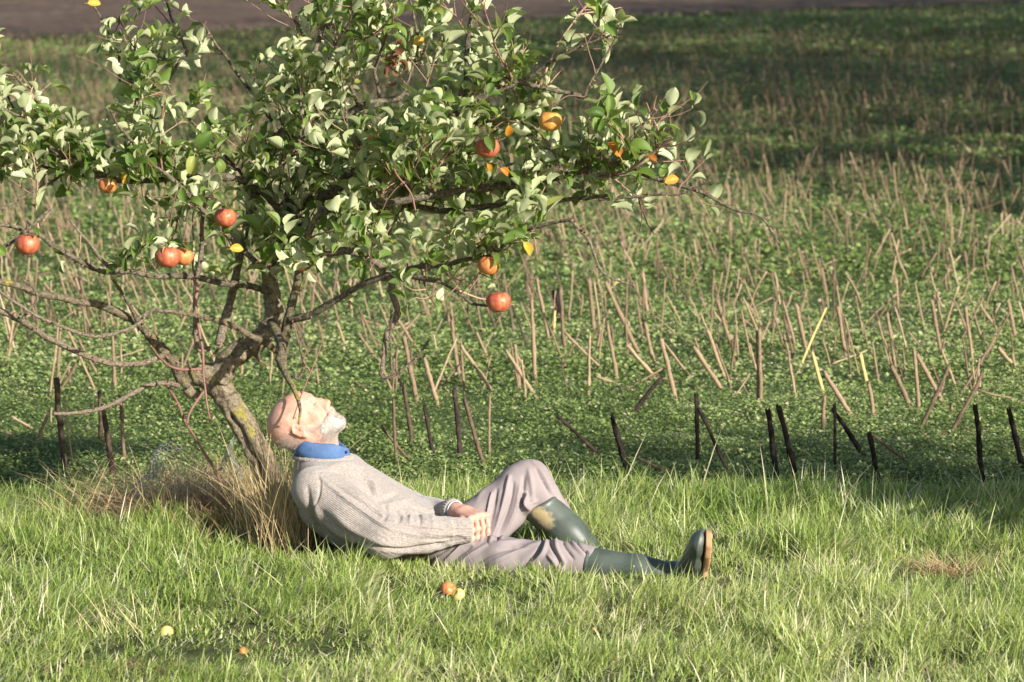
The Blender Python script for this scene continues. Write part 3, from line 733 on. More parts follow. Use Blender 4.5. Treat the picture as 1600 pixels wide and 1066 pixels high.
# secondary branches and twigs grown from the limbs
TW=MB(); LF=[]     # leaf seeds: pos, twig direction, size
g=np.random.default_rng(5)
def shoot(p,d,L,r,lvl):
    n=max(3,int(L/.035)); pts=[p]; 
    for k in range(n):
        d=norm(d+g.normal(0,.13,3)+np.array([0,0,.06])); pts.append(pts[-1]+d*L/n)
    pts=np.array(pts)
    u,v=proj(pts); 
    ok=dens(u,v)>0.02
    if not ok[-1] and v[-1]>0 and lvl<9:
        k=int(np.argmax(~ok)) if (~ok).any() else len(pts)
        if ok[0] and k>=2: pts=pts[:k+1]
        else: return
    rr=np.linspace(r,r*.45,len(pts)); vv,ff=tube(pts,rr,5,False); TW.add(vv,ff,g.uniform(.2,1.))
    # leaves along it
    seglen=L/n
    for k in range(1,len(pts)):
        dd=norm(pts[k]-pts[k-1]); LF.append((pts[k],dd,1.0,k==len(pts)-1))
    if lvl<2:
        for k in range(1,len(pts)-1):
            if g.uniform()<(.55 if lvl==0 else .3):
                sd_=norm(np.cross(d,g.normal(size=3))); shoot(pts[k],norm(d*.6+sd_*g.uniform(.6,1.1)+np.array([0,0,.25])),L*g.uniform(.3,.6),r*.6,lvl+1)
for (c,r,lf) in LIMBS:
    u,v=proj(c); dn=dens(u,v)
    s=np.concatenate([[0],np.cumsum(np.linalg.norm(np.diff(c,axis=0),axis=1))])
    T=norm(np.gradient(c,axis=0))
    nsh=int(s[-1]/.05)
    for k in range(nsh):
        j=g.integers(1,len(c)); 
        if g.uniform()>dn[j]**.8: continue
        rad=norm(np.cross(T[j],g.normal(size=3)))
        d=norm(T[j]*.45+rad*.9+np.array([0,0,.35])); L=g.choice([g.uniform(.03,.08),g.uniform(.1,.22),g.uniform(.22,.42)],p=[.42,.38,.20])
        shoot(c[j],d,L,min(r[j]*.6,.0012+L*.009),0 if L>.18 else (1 if L>.08 else 2))
# spur stubs and knots along the limbs
for (c,r,lf) in LIMBS:
    T=norm(np.gradient(c,axis=0)); Ls=np.linalg.norm(np.diff(c,axis=0),axis=1).sum()
    pu,pv=proj(c[-1:])
    for k in range(0 if (430<pu[0]<480 and 600<pv[0]<700) else int(Ls/.034)):
        j=g.integers(1,len(c)); rad=norm(np.cross(T[j],g.normal(size=3))); e=c[j]+rad*(r[j]+g.uniform(.003,.014))+T[j]*g.uniform(-.004,.01)
        v,f=tube(np.array([c[j]+rad*r[j]*.3,(c[j]+e)/2+g.normal(0,.001,3)+rad*r[j]*.3,e]),[min(r[j]*.7,.0042),.0026,.0016],6,True,.2,int(g.integers(999))); TW.add(v,f,g.uniform(.1,.7))
LP0=[];LA0=[];LN0=[]
for (ax_,ay_,aD,aw) in ((43,382,T0-.42,39),(262,402,T0-.55,40),(286,401,T0-.49,33),(168,290,T0-.33,30),(352,340,T0-.32,36),(472,410,T0-.30,34),(762,231,T0-.66,38),(860,190,T0-.62,37),(763,415,T0-.62,35),(779,472,T0-.62,39),(578,213,T0-.28,30),(560,226,T0-.22,26)):
    rr_=aw/2*aD/FP; a=P(ax_,ay_,aD)+np.array([0,0,rr_*1.15]); best=None
    for (c,r,lf) in LIMBS:
        d_=np.linalg.norm((c-a)*[1,1,1],axis=1)+np.where(c[:,2]<a[2]-.01,.3,0); j=int(np.argmin(d_))
        if best is None or d_[j]<best[0]: best=(d_[j],c[j])
    b_=best[1]; mid=(a+b_)/2+np.array([0,0,.02])
    v,f=tube(crom(np.array([a,mid,b_]),5),np.linspace(.0016,.0028,11),6,False); TW.add(v,f,.3)
    for k in range(3 if ax_ not in (43,779) else 1):
        o_=norm(np.array([g.uniform(-1,1),-g.uniform(.1,1.),g.uniform(-.5,.9)])); LP0.append(a+o_*.004); LA0.append(norm(o_+np.array([0,-.2,-.15]))); LN0.append(norm(np.array([0,.3,.9])+g.normal(0,.3,3)))
twigs=TW.build('twigs',M['twig'],tree)
# ------------------------------------------------------------------ leaves
def leaf_template(nl=6):
    s=np.linspace(0,1,nl+1); W=.33*np.sin(np.pi*np.clip(s,0,1)**.85)**.75; W[0]=.015; W[-1]=0.0
    lat=np.array([-1,-.5,0,.5,1.])
    return s,W,lat
def make_leaves(P0,A,Nn,S,fold,curl,tint,name,mat,parent,label=None):
    """P0 base, A axis, Nn upper-side normal, S length"""
    s,W,lat=leaf_template(); n=len(P0); B=norm(np.cross(Nn,A)); Nn=norm(np.cross(A,B))
    pet=.22
    ang=curl[:,None]*s[None]                       # bends over the underside
    # integrate axis
    ds=1/len(s[1:]); ca=np.cumsum(np.concatenate([np.zeros((n,1)),np.cos(ang[:,1:])*ds],1),1); sa=np.cumsum(np.concatenate([np.zeros((n,1)),-np.sin(ang[:,1:])*ds],1),1)
    cen=P0[:,None]+(S[:,None,None])*((ca+pet)[...,None]*A[:,None]+sa[...,None]*Nn[:,None])
    nloc=np.cos(ang)[...,None]*Nn[:,None]+np.sin(ang)[...,None]*A[:,None]
    wv=S[:,None,None]*W[None,:,None]*lat[None,None,:]     # n,s,5
    wavy=.05*np.sin(s[None,:,None]*11+tint[:,None,None]*40+lat[None,None]*2)*abs(lat[None,None])
    f=fold[:,None,None]
    v=cen[:,:,None]+(wv*np.cos(f))[...,None]*B[:,None,None]+((abs(wv)*np.sin(f)+ (wv**2/np.maximum(S[:,None,None],1e-4))*.8*np.sign(f)+S[:,None,None]*wavy*.5))[...,None]*nloc[:,:,None]
    m=len(s)*5; q=[]
    for i in range(len(s)-1):
        for j in range(4): q.append([i*5+j,(i+1)*5+j,(i+1)*5+j+1,i*5+j+1])
    q=np.array(q); F=(np.arange(n)[:,None,None]*m+q[None]).reshape(-1,4)
    V=v.reshape(-1,3)
    tt=np.repeat(tint,m); vein=np.tile(np.tile((lat==0).astype(float),len(s)),n)
    # petioles as thin strips
    e=P0[:,None]+S[:,None,None]*np.array([0,pet+.02])[None,:,None]*A[:,None]
    hw=S[:,None,None]*.014*B[:,None]
    pv=np.stack([e[:,0]-hw[:,0],e[:,0]+hw[:,0],e[:,1]+hw[:,0],e[:,1]-hw[:,0]],1).reshape(-1,3)
    pf=np.arange(len(pv)).reshape(-1,4)+len(V)
    V=np.concatenate([V,pv]); F=np.concatenate([F,pf]); tt=np.concatenate([tt,np.repeat(tint,4)]); vein=np.concatenate([vein,np.zeros(len(pv))])
    o=mesh(name,V,F,mat,parent,True,{'tint':tt,'vein':vein})
    if label: o['label']=label
    return o
pts=np.array([a[0] for a in LF]); drs=np.array([a[1] for a in LF]); tip=np.array([a[3] for a in LF])
u,v=proj(pts); dn=dens(u,v); dn=np.where((v<0)|(u<0),.6,dn)
k=(g.uniform(0,1,len(pts))<dn*.70)&(dn>.02)
pts,drs,tip=pts[k],drs[k],tip[k]
LP=[];LA=[];LN=[]
for p,d,tp in zip(pts,drs,tip):
    m=g.integers(2,6) if tp else g.choice([1,1,2,3])
    ph=g.uniform(0,6.28)
    a0=norm(np.cross(d,[.3,.2,.9])); b0=np.cross(d,a0)
    for q in range(m):
        th=ph+q*2.4; o_=a0*math.cos(th)+b0*math.sin(th)
        ax=norm(d*g.uniform(.2,1.0)+o_*g.uniform(.5,1.)+np.array([0,0,g.uniform(.05,.95)]))
        LP.append(p+o_*.002); LA.append(ax); LN.append(norm(-o_*.7+d*.4+np.array([-.1,.40,.30])+g.normal(0,.3,3)))
LP=np.array(LP+LP0);LA=np.array(LA+LA0);LN=np.array(LN+LN0); nL=len(LP)
print('LEAVES',nL)
make_leaves(LP,LA,LN,np.clip(g.normal(.054,.012,nL),.026,.08),g.uniform(.1,1.1,nL),g.uniform(-.3,2.3,nL)*g.uniform(.4,1,nL),np.clip(g.normal(.5,.23,nL),0,1),'foliage',M['leaf'],tree)
# coloured leaves the photograph shows, one part each
for (x,y,s,t,lab,D,ax) in ((962,232,.062,.35,'orange and red leaf with a burnt edge',T0-.62,(-.5,0,.9)),(1020,246,.035,.15,'small orange leaf',T0-.6,(-.6,0,.7)),(1050,281,.05,.75,'yellow leaf',T0-.6,(.8,0,.35)),
     (147,4,.045,1.,'bright yellow leaf at the top left',T0-.1,(1,0,.1)),(826,388,.05,.9,'yellow and green curled leaf',T0-.85,(.5,0,-.6)),(795,205,.04,.5,'dull orange leaf',T0-.6,(0,0,-1)),
     (790,268,.04,.3,'brown orange leaf',T0-.6,(.7,0,-.4)),(655,64,.045,.8,'yellow curled leaf',T0-.3,(.8,0,.5)),(370,388,.045,.95,'yellow leaf',T0-.6,(1,0,.1)),(765,262,.03,.4,'small orange leaf',T0-.6,(.4,0,-.6)),(195,280,.04,.9,'yellow leaf',T0-.3,(.3,0,-1))):
    p=P(x,y,D); a=norm(np.array(ax)); make_leaves(p[None]-a*s*.7,a[None],norm(np.array([[.3,-.85,.4]])),np.array([s]),np.array([.35]),np.array([.7]),np.array([t]),'leaf',M['yleaf'],tree,lab)
# clump of dead brown leaves
nd=14; pp=np.array([P(613+g.normal(0,8),98+g.normal(0,12),T0-.1+g.normal(0,.02)) for _ in range(nd)])
make_leaves(pp,norm(g.normal(size=(nd,3))),norm(g.normal(size=(nd,3))),g.uniform(.02,.045,nd),g.uniform(.4,1.2,nd),g.uniform(1,2.5,nd),g.uniform(0,1,nd),'dead_leaf_clump',M['deadleaf'],tree,'shrivelled brown leaves hanging in the crown')

# ------------------------------------------------------------------ apples (each a thing of its own)
def apple_mesh(r,squash=.88,seed=0):
    nu,nv=28,20; gg=np.random.default_rng(seed)
    th=np.linspace(0,math.pi,nv); a=np.arange(nu)*2*math.pi/nu
    V=[]
    for t in th:
        rr=math.sin(t)**.92 if t>0 and t<math.pi else 0
        z=math.cos(t)*squash
        z-= .34*math.exp(-(rr/.30)**2)*(1 if t<math.pi/2 else 0); z+= .20*math.exp(-(rr/.22)**2)*(1 if t>math.pi/2 else 0)
        rr*=1+.06*math.cos(t)
        lob=1+.022*np.cos(5*a+gg.uniform(0,6))*(1+1.5*(t>2.2))
        V.append(np.stack([rr*lob*np.cos(a),rr*lob*np.sin(a),np.full(nu,z)],-1))
    V=np.concatenate(V)*r; V=V+norm(V)*(.02*r*noise3(V/r,2.2,seed))[:,None]
    i=np.arange(nv-1)[:,None]*nu; j=np.arange(nu)[None]; j2=(j+1)%nu
    return V,np.stack([i+j,i+nu+j,i+nu+j2,i+j2],-1).reshape(-1,4)
def apple(x,y,D,wpx,mat,label,tilt=0,stem=True,group='apples hanging in the tree',roll=0,ground=False):
    r=wpx/2*D/FP; p=P(x,y,D)
    root=empty('apple',tuple(p)); tag(root,label,'apple',group)
    V,F=apple_mesh(r,.86,int(x)); 
    q=Vector((0,0,1)).rotation_difference(Vector((math.sin(tilt),-math.sin(roll),math.cos(tilt)*math.cos(roll)))); Rm=np.array(q.to_matrix())
    o=mesh('fruit',V@Rm.T,F,M[mat],root,True,None,origin=(0,0,0)); o.location=(0,0,0)
    top=np.array([[0,0,r*.45],[.002,0,r*.9],[.006,.002,r*1.35]])@Rm.T
    if stem:
        v,f=tube(crom(top,4),.0016,6); s=mesh('stem',v,f,M['twig'],root,True,{'tint':np.full(len(v),.3)},origin=(0,0,0)); s.location=(0,0,0)
    cb=crom(np.array([[0,0,-r*.62],[.001,0,-r*.70]]),2)@Rm.T
    v,f=tube(cb,[r*.10,r*.09,r*.03][:len(cb)],8,True,.25,3); s=mesh('calyx',v,f,M['deadleaf'],root,True,{'tint':np.full(len(v),.2)},origin=(0,0,0)); s.location=(0,0,0)
    return root
apple(43,382,T0-.42,39,'apple_red','round red apple hanging alone near the left edge under a bare branch')
apple(262,402,T0-.55,40,'apple_red','red apple hanging in front, left one of a touching pair')
apple(286,401,T0-.49,33,'apple_orange','striped orange apple tucked behind a red one, right one of the pair',.25)
apple(168,290,T0-.33,30,'apple_orange','small orange apple half hidden by leaves under a horizontal branch at left')
apple(352,340,T0-.32,36,'apple_red','red apple mostly hidden by leaves above the touching pair')
apple(472,410,T0-.30,34,'apple_orange','orange apple beside the main limb, partly covered by leaves')
apple(762,231,T0-.66,38,'apple_red','red apple in the upper middle with a green leaf across it')
apple(860,190,T0-.62,37,'apple_gold','golden orange apple highest and furthest right in the crown')
apple(763,415,T0-.62,35,'apple_orange','orange-green apple just above the lowest red one',.2)
apple(779,472,T0-.62,39,'apple_red','bright red apple hanging lowest of all on a bare twig',-.1)
apple(578,213,T0-.28,30,'apple_red','red apple deep among leaves in the centre of the crown')
apple(560,226,T0-.22,26,'apple_red','red apple peeping out below and left of another in the crown centre',.3)
FG='windfall apples in the grass'
def fallen(x,y,w,mat,label,tilt,roll):
    D=G(x,y+w*.35)[1]; apple(x,y,D,w,mat,label,tilt,False,FG,roll)
fallen(260,990,25,'apple_yellow','pale yellow windfall apple in the grass at lower left',1.2,1.0)
fallen(700,921,26,'apple_orange','orange windfall apple in the grass below the man\'s hips',.6,.5)
fallen(716,930,22,'apple_yellow','yellow windfall apple touching an orange one below the man\'s hips',-.7,.6)
fallen(380,1019,17,'apple_orange','orange-brown windfall apple sunk in the grass near the bottom',.9,.3)
fallen(245,797,22,'apple_brown','rotten brown apple under the wire netting',.4,.8)
fallen(928,985,10,'apple_orange','tiny orange windfall deep in the grass below the boot shaft',.4,.8)

# ------------------------------------------------------------------ dry grass, netting, hay
def tuft(name,label,cat,n,root_fn,h,w,az_mu,az_sd,lean,curl,mat,seg=6,kind=None,tint=(.2,1)):
    x,y=root_fn(n); hh=rng.uniform(h[0],h[1],n); t=rng.uniform(tint[0],tint[1],n)
    v,q,tr=blades(x,y,ground_z(x,y)-.01,hh,rng.uniform(w[0],w[1],n),rng.normal(az_mu,az_sd,n),rng.uniform(lean[0],lean[1],n),rng.uniform(curl[0],curl[1],n),seg)
    o=mesh(name,v,[q,tr],M[mat],None,False,{'tint':np.repeat(t,2*seg+1)}); return tag(o,label,cat,kind=kind)
def around(cx,cy,sx,sy):
    return lambda n:(rng.normal(cx,sx,n),rng.normal(cy,sy,n))
b=G(458,800)
tuft('tall_dry_grass','tall dry straw-coloured grass standing between the trunk and the man\'s head','dry grass',480,around(P(440,800,10.5)[0],10.50,.050,.08),(.10,.50),(.0010,.0026),2.7,1.6,(.0,.5),(0,.6),'straw',7,'stuff',(.0,.85))
tuft('dry_grass_stems','pale dry stems brushing the back of the man\'s head','dry grass',110,around(P(440,800,10.36)[0],10.36,.045,.07),(.22,.50),(.0009,.0022),2.6,1.5,(.02,.42),(0,.5),'straw',7,'stuff',(.1,.9))
tuft('dry_grass_base','brown dry grass stems matted round the foot of the trunk','dry grass',1000,around(P(400,800,10.62)[0],10.62,.12,.10),(.04,.14),(.002,.004),2.6,1.6,(.3,1.1),(0,.5),'hay',6,'stuff',(0,.9))
b2=G(300,800)
tuft('dry_stems','dry pale stems arching over the wire netting left of the trunk','dry grass',420,around(P(290,780,10.95)[0],10.95,.17,.10),(.08,.34),(.0012,.0028),0.3,2.2,(.2,1.3),(.1,1.1),'straw',7,'stuff',(.2,.95))
tuft('matted_hay','mound of flattened brown hay beside the foot of the tree','hay',3600,around(P(325,800,10.98)[0],10.98,.19,.13),(.05,.27),(.0016,.0036),0,2.6,(.45,1.7),(.0,1.0),'hay',6,'stuff',(.3,1))
tuft('hay_wisp','small heap of reddish dry hay on the sunlit grass at the right','hay',420,around(*P(1480,892,G(1480,900)[1])[:2],.055,.03),(.03,.13),(.0018,.0035),0.2,1.8,(.6,1.6),(.1,.9),'hay',6,'stuff',(.3,.9))
tuft('hay_scrap','scrap of brown hay near the bottom right of the meadow','hay',170,around(*P(1465,1040,G(1465,1045)[1])[:2],.03,.02),(.02,.06),(.0018,.003),0.2,2,(.6,1.6),(.1,.9),'hay',5,'stuff',(.2,.8))
tuft('dead_thatch','dark brown dead turf at the bottom left of the meadow','hay',700,around(*P(215,1052,G(215,1056)[1])[:2],.10,.03),(.02,.06),(.0018,.003),0.2,2,(.6,1.6),(.1,.9),'hay',5,'stuff',(.0,.55))
tuft('pale_straw_tuft','spray of pale straw leaning left of the yellow windfall','dry grass',40,around(*G(205,1000)[:2],.07,.06),(.06,.17),(.0012,.0022),2.4,.9,(.4,1.2),(0,.3),'straw',6,'stuff',(.6,1))
def netting():
    nu,nv=46,24; m=MB(); gg=np.random.default_rng(8)
    c=P(285,745,10.95)
    def S(a,b):      # crumpled part-cylinder
        th=a*3.6-.4; r=.115+.03*math.sin(7*a+4*b)+.02*math.sin(13*b+2*a)
        x=c[0]+r*1.25*math.cos(th)+.05*b+.02*math.sin(9*b+5*a); y=c[1]-r*.8*math.sin(th); z=.02+b*.27*(1-.25*math.sin(a*5)**2)+.015*math.sin(11*a+7*b)
        return np.array([x,y,z])
    lines=[]
    for i in range(nu):
        for j in range(nv):
            a=i/nu; b_=(j+.5*(i%2))/nv; da=1/nu; db=1/nv
            p0=S(a,b_); p1=S(a+da*.35,b_+db*.25) ; 
            lines.append((S(a-da*.33,b_),S(a+da*.33,b_)))
            lines.append((S(a+da*.33,b_),S(a+da*.67,b_+db*.5))); lines.append((S(a+da*.33,b_),S(a+da*.67,b_-db*.5)))
    for p,q in lines:
        v,f=tube(np.array([p,q])+gg.normal(0,.0012,(2,3)),.0008,3,False); m.add(v,f)
    o=m.build('wire_netting',M['wire']); tag(o,'crumpled grey wire netting left of the trunk among dry stems','wire netting')
netting()
def stick(pts,w0,w1,name,label,cat,tint):
    c=crom(np.array(pts),6); D=c[:,1].mean(); v,f=tube(c,np.linspace(w0,w1,len(c))/2*D/FP,8,True,.12,5)
    o=mesh(name,v,f,M['stalk'],None,True,{'tint':np.full(len(v),tint)},origin=(0,0,0)); tag(o,label,cat); return o
stick([G(112,906)+[0,0,.0],P(122,892,9.95),P(135,879,9.97)],6,9,'broken_stick','short dark broken stick poking out of the meadow at the left','stick',.08)
# bare soil patch by the leaning stalks
pc=G(1490,684); v=[];m=MB()
for k in range(60):
    p=np.array([pc[0]+rng.normal(0,.10),pc[1]+rng.normal(0,.12),.01]); s=rng.uniform(.006,.02)
    V,F=apple_mesh(s,.7,k); m.add(V*[1,1,.6]+p,F,rng.uniform(.4,.75))
o=m.build('soil_clods',M['stalk']); tag(o,'crumbly bare brown soil clods at the foot of two leaning stalks','soil',kind='stuff')

# ------------------------------------------------------------------ trees out of the frame whose shade falls into it
def crown_tree(name,x,y,h,rx,seed,label,nleaf,ls,z0=.9,trunk_r=.05,mat='leaf',gaps=.25,group=None):
    gg=np.random.default_rng(seed); root=empty(name,(x,y,0)); tag(root,label,'tree',group)
    m=MB(); c=np.array([x,y,0.]); top=np.array([x+gg.normal(0,.1),y,h*.75])
    v,f=tube(crom(np.array([c,c*.5+top*.5+gg.normal(0,h*.02,3),top]),6),np.linspace(trunk_r,trunk_r*.3,13),10); m.add(v,f)
    ends=[]
    for k in range(16):
        s=c+(top-c)*gg.uniform(z0/h*.7,.95); a=gg.uniform(0,6.28); e=s+np.array([math.cos(a)*rx*gg.uniform(.4,.9),math.sin(a)*rx*gg.uniform(.4,.9),h*gg.uniform(.02,.25)])
        mid=(s+e)/2+gg.normal(0,h*.02,3); q=crom(np.array([s,mid,e]),5); v,f=tube(q,np.linspace(trunk_r*.4,trunk_r*.08,len(q)),6); m.add(v,f); ends+=list(q[3:])
    m.build('trunk',M['limb'],root)
    ends=np.array(ends); i=gg.integers(0,len(ends),nleaf); p=ends[i]+gg.normal(0,rx*.16,(nleaf,3))
    p=p[p[:,2]>z0*.8]; n=len(p)
    d=norm(gg.normal(size=(n,3))); w_=norm(np.cross(d,gg.normal(size=(n,3)))); s=ls*gg.uniform(.6,1.3,n)
    V,F=diamonds(p,d*s[:,None],w_*(s*.55)[:,None],np.cross(d,w_)*(s*.2)[:,None])
    mesh('crown',V,F,M['hill_leaf'],root,False,{'tint':np.repeat(gg.uniform(0,1,n),4)})
crown_tree('apple_tree',3.35,9.75,2.0,1.0,3,'neighbouring apple tree standing right of the picture',5200,.035,.9,.05)
crown_tree('apple_tree',5.2,9.4,2.2,1.1,4,'second apple tree further right of the picture',5000,.035,.9,.05)
k=0
hr=random.Random(4)
for yy in range(14,118,5):
    x=19+.33*(yy-14)+hr.uniform(-1.2,1.2); y=yy+hr.uniform(-1,1); h=15 if yy<18 else (18 if yy<24 else 22+.05*yy+hr.uniform(-2,2))
    k+=1; crown_tree('tall_tree',x,y,h,h*.34,50+k,'tall broadleaf tree of the hedgerow right of the picture',(700 if y<22 else 1900),.36,h*.13,.3,group='hedgerow trees')

# ================================================================== signed-distance modelling of organic shapes
class Vol:
    def __init__(s,lo,hi,h):
        s.lo=np.array(lo,float); s.h=h; s.n=np.ceil((np.array(hi)-s.lo)/h).astype(int)+1
        s.F=np.full(s.n,1.0,np.float32)
    def box(s,a,b):
        i0=np.clip(np.floor((np.array(a)-s.lo)/s.h).astype(int),0,s.n); i1=np.clip(np.ceil((np.array(b)-s.lo)/s.h).astype(int)+1,0,s.n)
        sl=tuple(slice(p,q) for p,q in zip(i0,i1))
        ax=[(s.lo[k]+np.arange(i0[k],i1[k])*s.h).astype(np.float32) for k in range(3)]
        return sl,ax[0][:,None,None],ax[1][None,:,None],ax[2][None,None,:]
    def op(s,a,b,fn,k=.01,mode='add'):
        sl,X,Y,Z=s.box(a,b); 
        if min(s.F[sl].shape)==0: return
        d=fn(X,Y,Z).astype(np.float32); A=s.F[sl]
        if mode=='add': h=np.clip(.5+.5*(A-d)/k,0,1); s.F[sl]=A*(1-h)+d*h-k*h*(1-h)
        else: # subtract
            h=np.clip(.5-.5*(A+d)/k,0,1); s.F[sl]=A*(1-h)+(-d)*h+k*h*(1-h)
    def cone(s,a,b,ra,rb,k=.012,mode='add',sq=None):
        """tapered capsule; sq=(direction, ratio) flattens the cross-section along a direction"""
        a=np.array(a,float);b=np.array(b,float);ba=b-a; m=max(ra,rb)*(max(1,sq[1]) if sq else 1)+.03+k
        lo=np.minimum(a,b)-m; hi=np.maximum(a,b)+m
        def fn(X,Y,Z):
            px_,py_,pz_=X-a[0],Y-a[1],Z-a[2]
            t=np.clip((px_*ba[0]+py_*ba[1]+pz_*ba[2])/max(ba@ba,1e-9),0,1)
            dx,dy,dz=px_-t*ba[0],py_-t*ba[1],pz_-t*ba[2]
            if sq:
                n=norm(sq[0]); c=(1/sq[1]-1)*(dx*n[0]+dy*n[1]+dz*n[2]); dx,dy,dz=dx+c*n[0],dy+c*n[1],dz+c*n[2]
                return (np.sqrt(dx*dx+dy*dy+dz*dz)-(ra+(rb-ra)*t))*min(1,sq[1])
            return np.sqrt(dx*dx+dy*dy+dz*dz)-(ra+(rb-ra)*t)
        s.op(lo,hi,fn,k,mode)
    def ell(s,c,r,Rm=None,k=.012,mode='add'):
        c=np.array(c,float); r=np.array(r,float); Rm=np.eye(3) if Rm is None else Rm   # rows = local axes
        m=r.max()+.03+k
        def fn(X,Y,Z):
            p=[(X-c[0])*Rm[i,0]+(Y-c[1])*Rm[i,1]+(Z-c[2])*Rm[i,2] for i in range(3)]
            k0=np.sqrt(sum((p[i]/r[i])**2 for i in range(3)))+1e-6; k1=np.sqrt(sum((p[i]/r[i]**2)**2 for i in range(3)))+1e-6
            return k0*(k0-1)/k1
        s.op(c-m,c+m,fn,k,mode)
    def cut(s,p,n,k=.004):       # remove the half-space beyond plane (p,n), n pointing to what is removed
        n=norm(n); p=np.array(p)
        lo=s.lo;hi=s.lo+s.n*s.h
        s.op(lo,hi,lambda X,Y,Z:-((X-p[0])*n[0]+(Y-p[1])*n[1]+(Z-p[2])*n[2]),k,'sub')
    def mesh(s,smooth=2):
        F=s.F; S=F<0
        c=[S[i:i+F.shape[0]-1 or None][:F.shape[0]-1,j:j+F.shape[1]-1,k:k+F.shape[2]-1] for i in (0,1) for j in (0,1) for k in (0,1)]
        cnt=sum(x.astype(np.int8) for x in c); act=(cnt>0)&(cnt<8); I=np.argwhere(act)
        idx=np.full(act.shape,-1,np.int32); idx[act]=np.arange(len(I))
        cor=np.array([(i,j,k) for i in (0,1) for j in (0,1) for k in (0,1)])
        val=np.stack([F[I[:,0]+q[0],I[:,1]+q[1],I[:,2]+q[2]] for q in cor],1)
        acc=np.zeros((len(I),3)); w=np.zeros(len(I))
        for a in range(8):
            for b in range(a+1,8):
                if abs(cor[a]-cor[b]).sum()==1:
                    m=(val[:,a]<0)!=(val[:,b]<0); t=val[:,a]/(val[:,a]-val[:,b]+1e-12); 
                    p=cor[a]+t[:,None]*(cor[b]-cor[a]); acc[m]+=p[m]; w[m]+=1
        V=(I+acc/w[:,None])*s.h+s.lo
        Q=[]
        for ax in range(3):
            sl0=[slice(1,-1)]*3; sl0[ax]=slice(0,-1); sl1=list(sl0); sl1[ax]=slice(1,None)
            A=S[tuple(sl0)];B=S[tuple(sl1)]; E=np.argwhere(A!=B); 
            off=np.ones(3,int); off[ax]=0; E=E+off; u_,v_=[k for k in range(3) if k!=ax]
            inside=S[E[:,0],E[:,1],E[:,2]]
            def cell(du,dv):
                e=E.copy(); e[:,u_]+=du; e[:,v_]+=dv; return idx[e[:,0],e[:,1],e[:,2]]
            q=np.stack([cell(-1,-1),cell(0,-1),cell(0,0),cell(-1,0)],1)
            flip=inside if ax!=1 else ~inside
            q[~flip]=q[~flip][:,::-1]; Q.append(q[(q>=0).all(1)])
        Q=np.concatenate(Q)
        for _ in range(smooth): V=relax(V,Q,.5)
        return V,Q
def relax(V,Q,f):
    n=len(V); acc=np.zeros((n,3)); c=np.zeros(n)
    for a,b in ((0,1),(1,2),(2,3),(3,0)):
        for k in range(3): acc[:,k]+=np.bincount(Q[:,a],V[Q[:,b],k],n)+np.bincount(Q[:,b],V[Q[:,a],k],n)
        c+=np.bincount(Q[:,a],minlength=n)+np.bincount(Q[:,b],minlength=n)
    return V+(acc/np.maximum(c,1)[:,None]-V)*f
def vnorm(V,Q):
    fn=np.cross(V[Q[:,2]]-V[Q[:,0]],V[Q[:,3]]-V[Q[:,1]]); N=np.zeros_like(V)
    for j in range(4):
        for k in range(3): N[:,k]+=np.bincount(Q[:,j],fn[:,k],len(V))
    return norm(N)
def strokes(V,Q,lst,fade=.25):
    """cloth folds: each (pixel polyline, width px, height m) pushes the side of the cloth it lies on in or out"""
    N=vnorm(V,Q); view=norm(np.array([0,0,H])-V); f=np.clip(((N*view).sum(1)+fade)/(fade+.25),0,1)
    u,v=proj(V); uv=np.stack([u,v],1); D=np.zeros(len(V))
    for pts,w_,amp in lst:
        c=crom(np.array(pts,float),6); L=len(c); best=np.full(len(V),1e9); bt=np.zeros(len(V))
        lo=c.min(0)-3*w_;hi=c.max(0)+3*w_; sel=np.where((uv>lo).all(1)&(uv<hi).all(1)&(f>0))[0]
        if len(sel)==0: continue
        p=uv[sel]; b=np.full(len(sel),1e9); t_=np.zeros(len(sel))
        for i in range(L-1):
            ba=c[i+1]-c[i]; t=np.clip(((p-c[i])@ba)/max(ba@ba,1e-6),0,1); d=np.linalg.norm(p-c[i]-t[:,None]*ba,axis=1)
            m=d<b; b[m]=d[m]; t_[m]=(i+t[m])/(L-1)
        env=np.sin(np.clip(t_*.9+.05,0,1)*math.pi)**.5
        D[sel]+=amp*np.exp(-(b/w_)**2)*env
    return V+N*(D*f)[:,None]

# ================================================================== THE MAN
person=empty('person',tuple(G(700,885)*[1,1,0]))
tag(person,'bald man with white beard dozing against the tree in grey sweater and green boots','person')
DM=10.40
# joints
hip=P(697,846,DM); chest=P(548,782,DM); neckb=P(497,712,DM)
shR=P(494,765,10.24); elR=P(602,838,10.13); wrR=P(724,829,10.19)       # near arm
shL=P(540,742,10.56); elL=P(645,796,10.58); wrL=P(713,798,10.32)       # far arm
hipR=P(700,864,10.28); knR=P(868,877,10.13); anR=P(1062,899,10.04)     # near leg
hipL=P(705,848,10.50); knL=P(826,753,10.58); anL=P(930,876,10.48)      # far leg
toeL=P(1006,877,10.45)
Xw=np.array([1.,0,0]);Yw=np.array([0,1.,0]);Zw=np.array([0,0,1.])
spine=norm(hip-neckb)
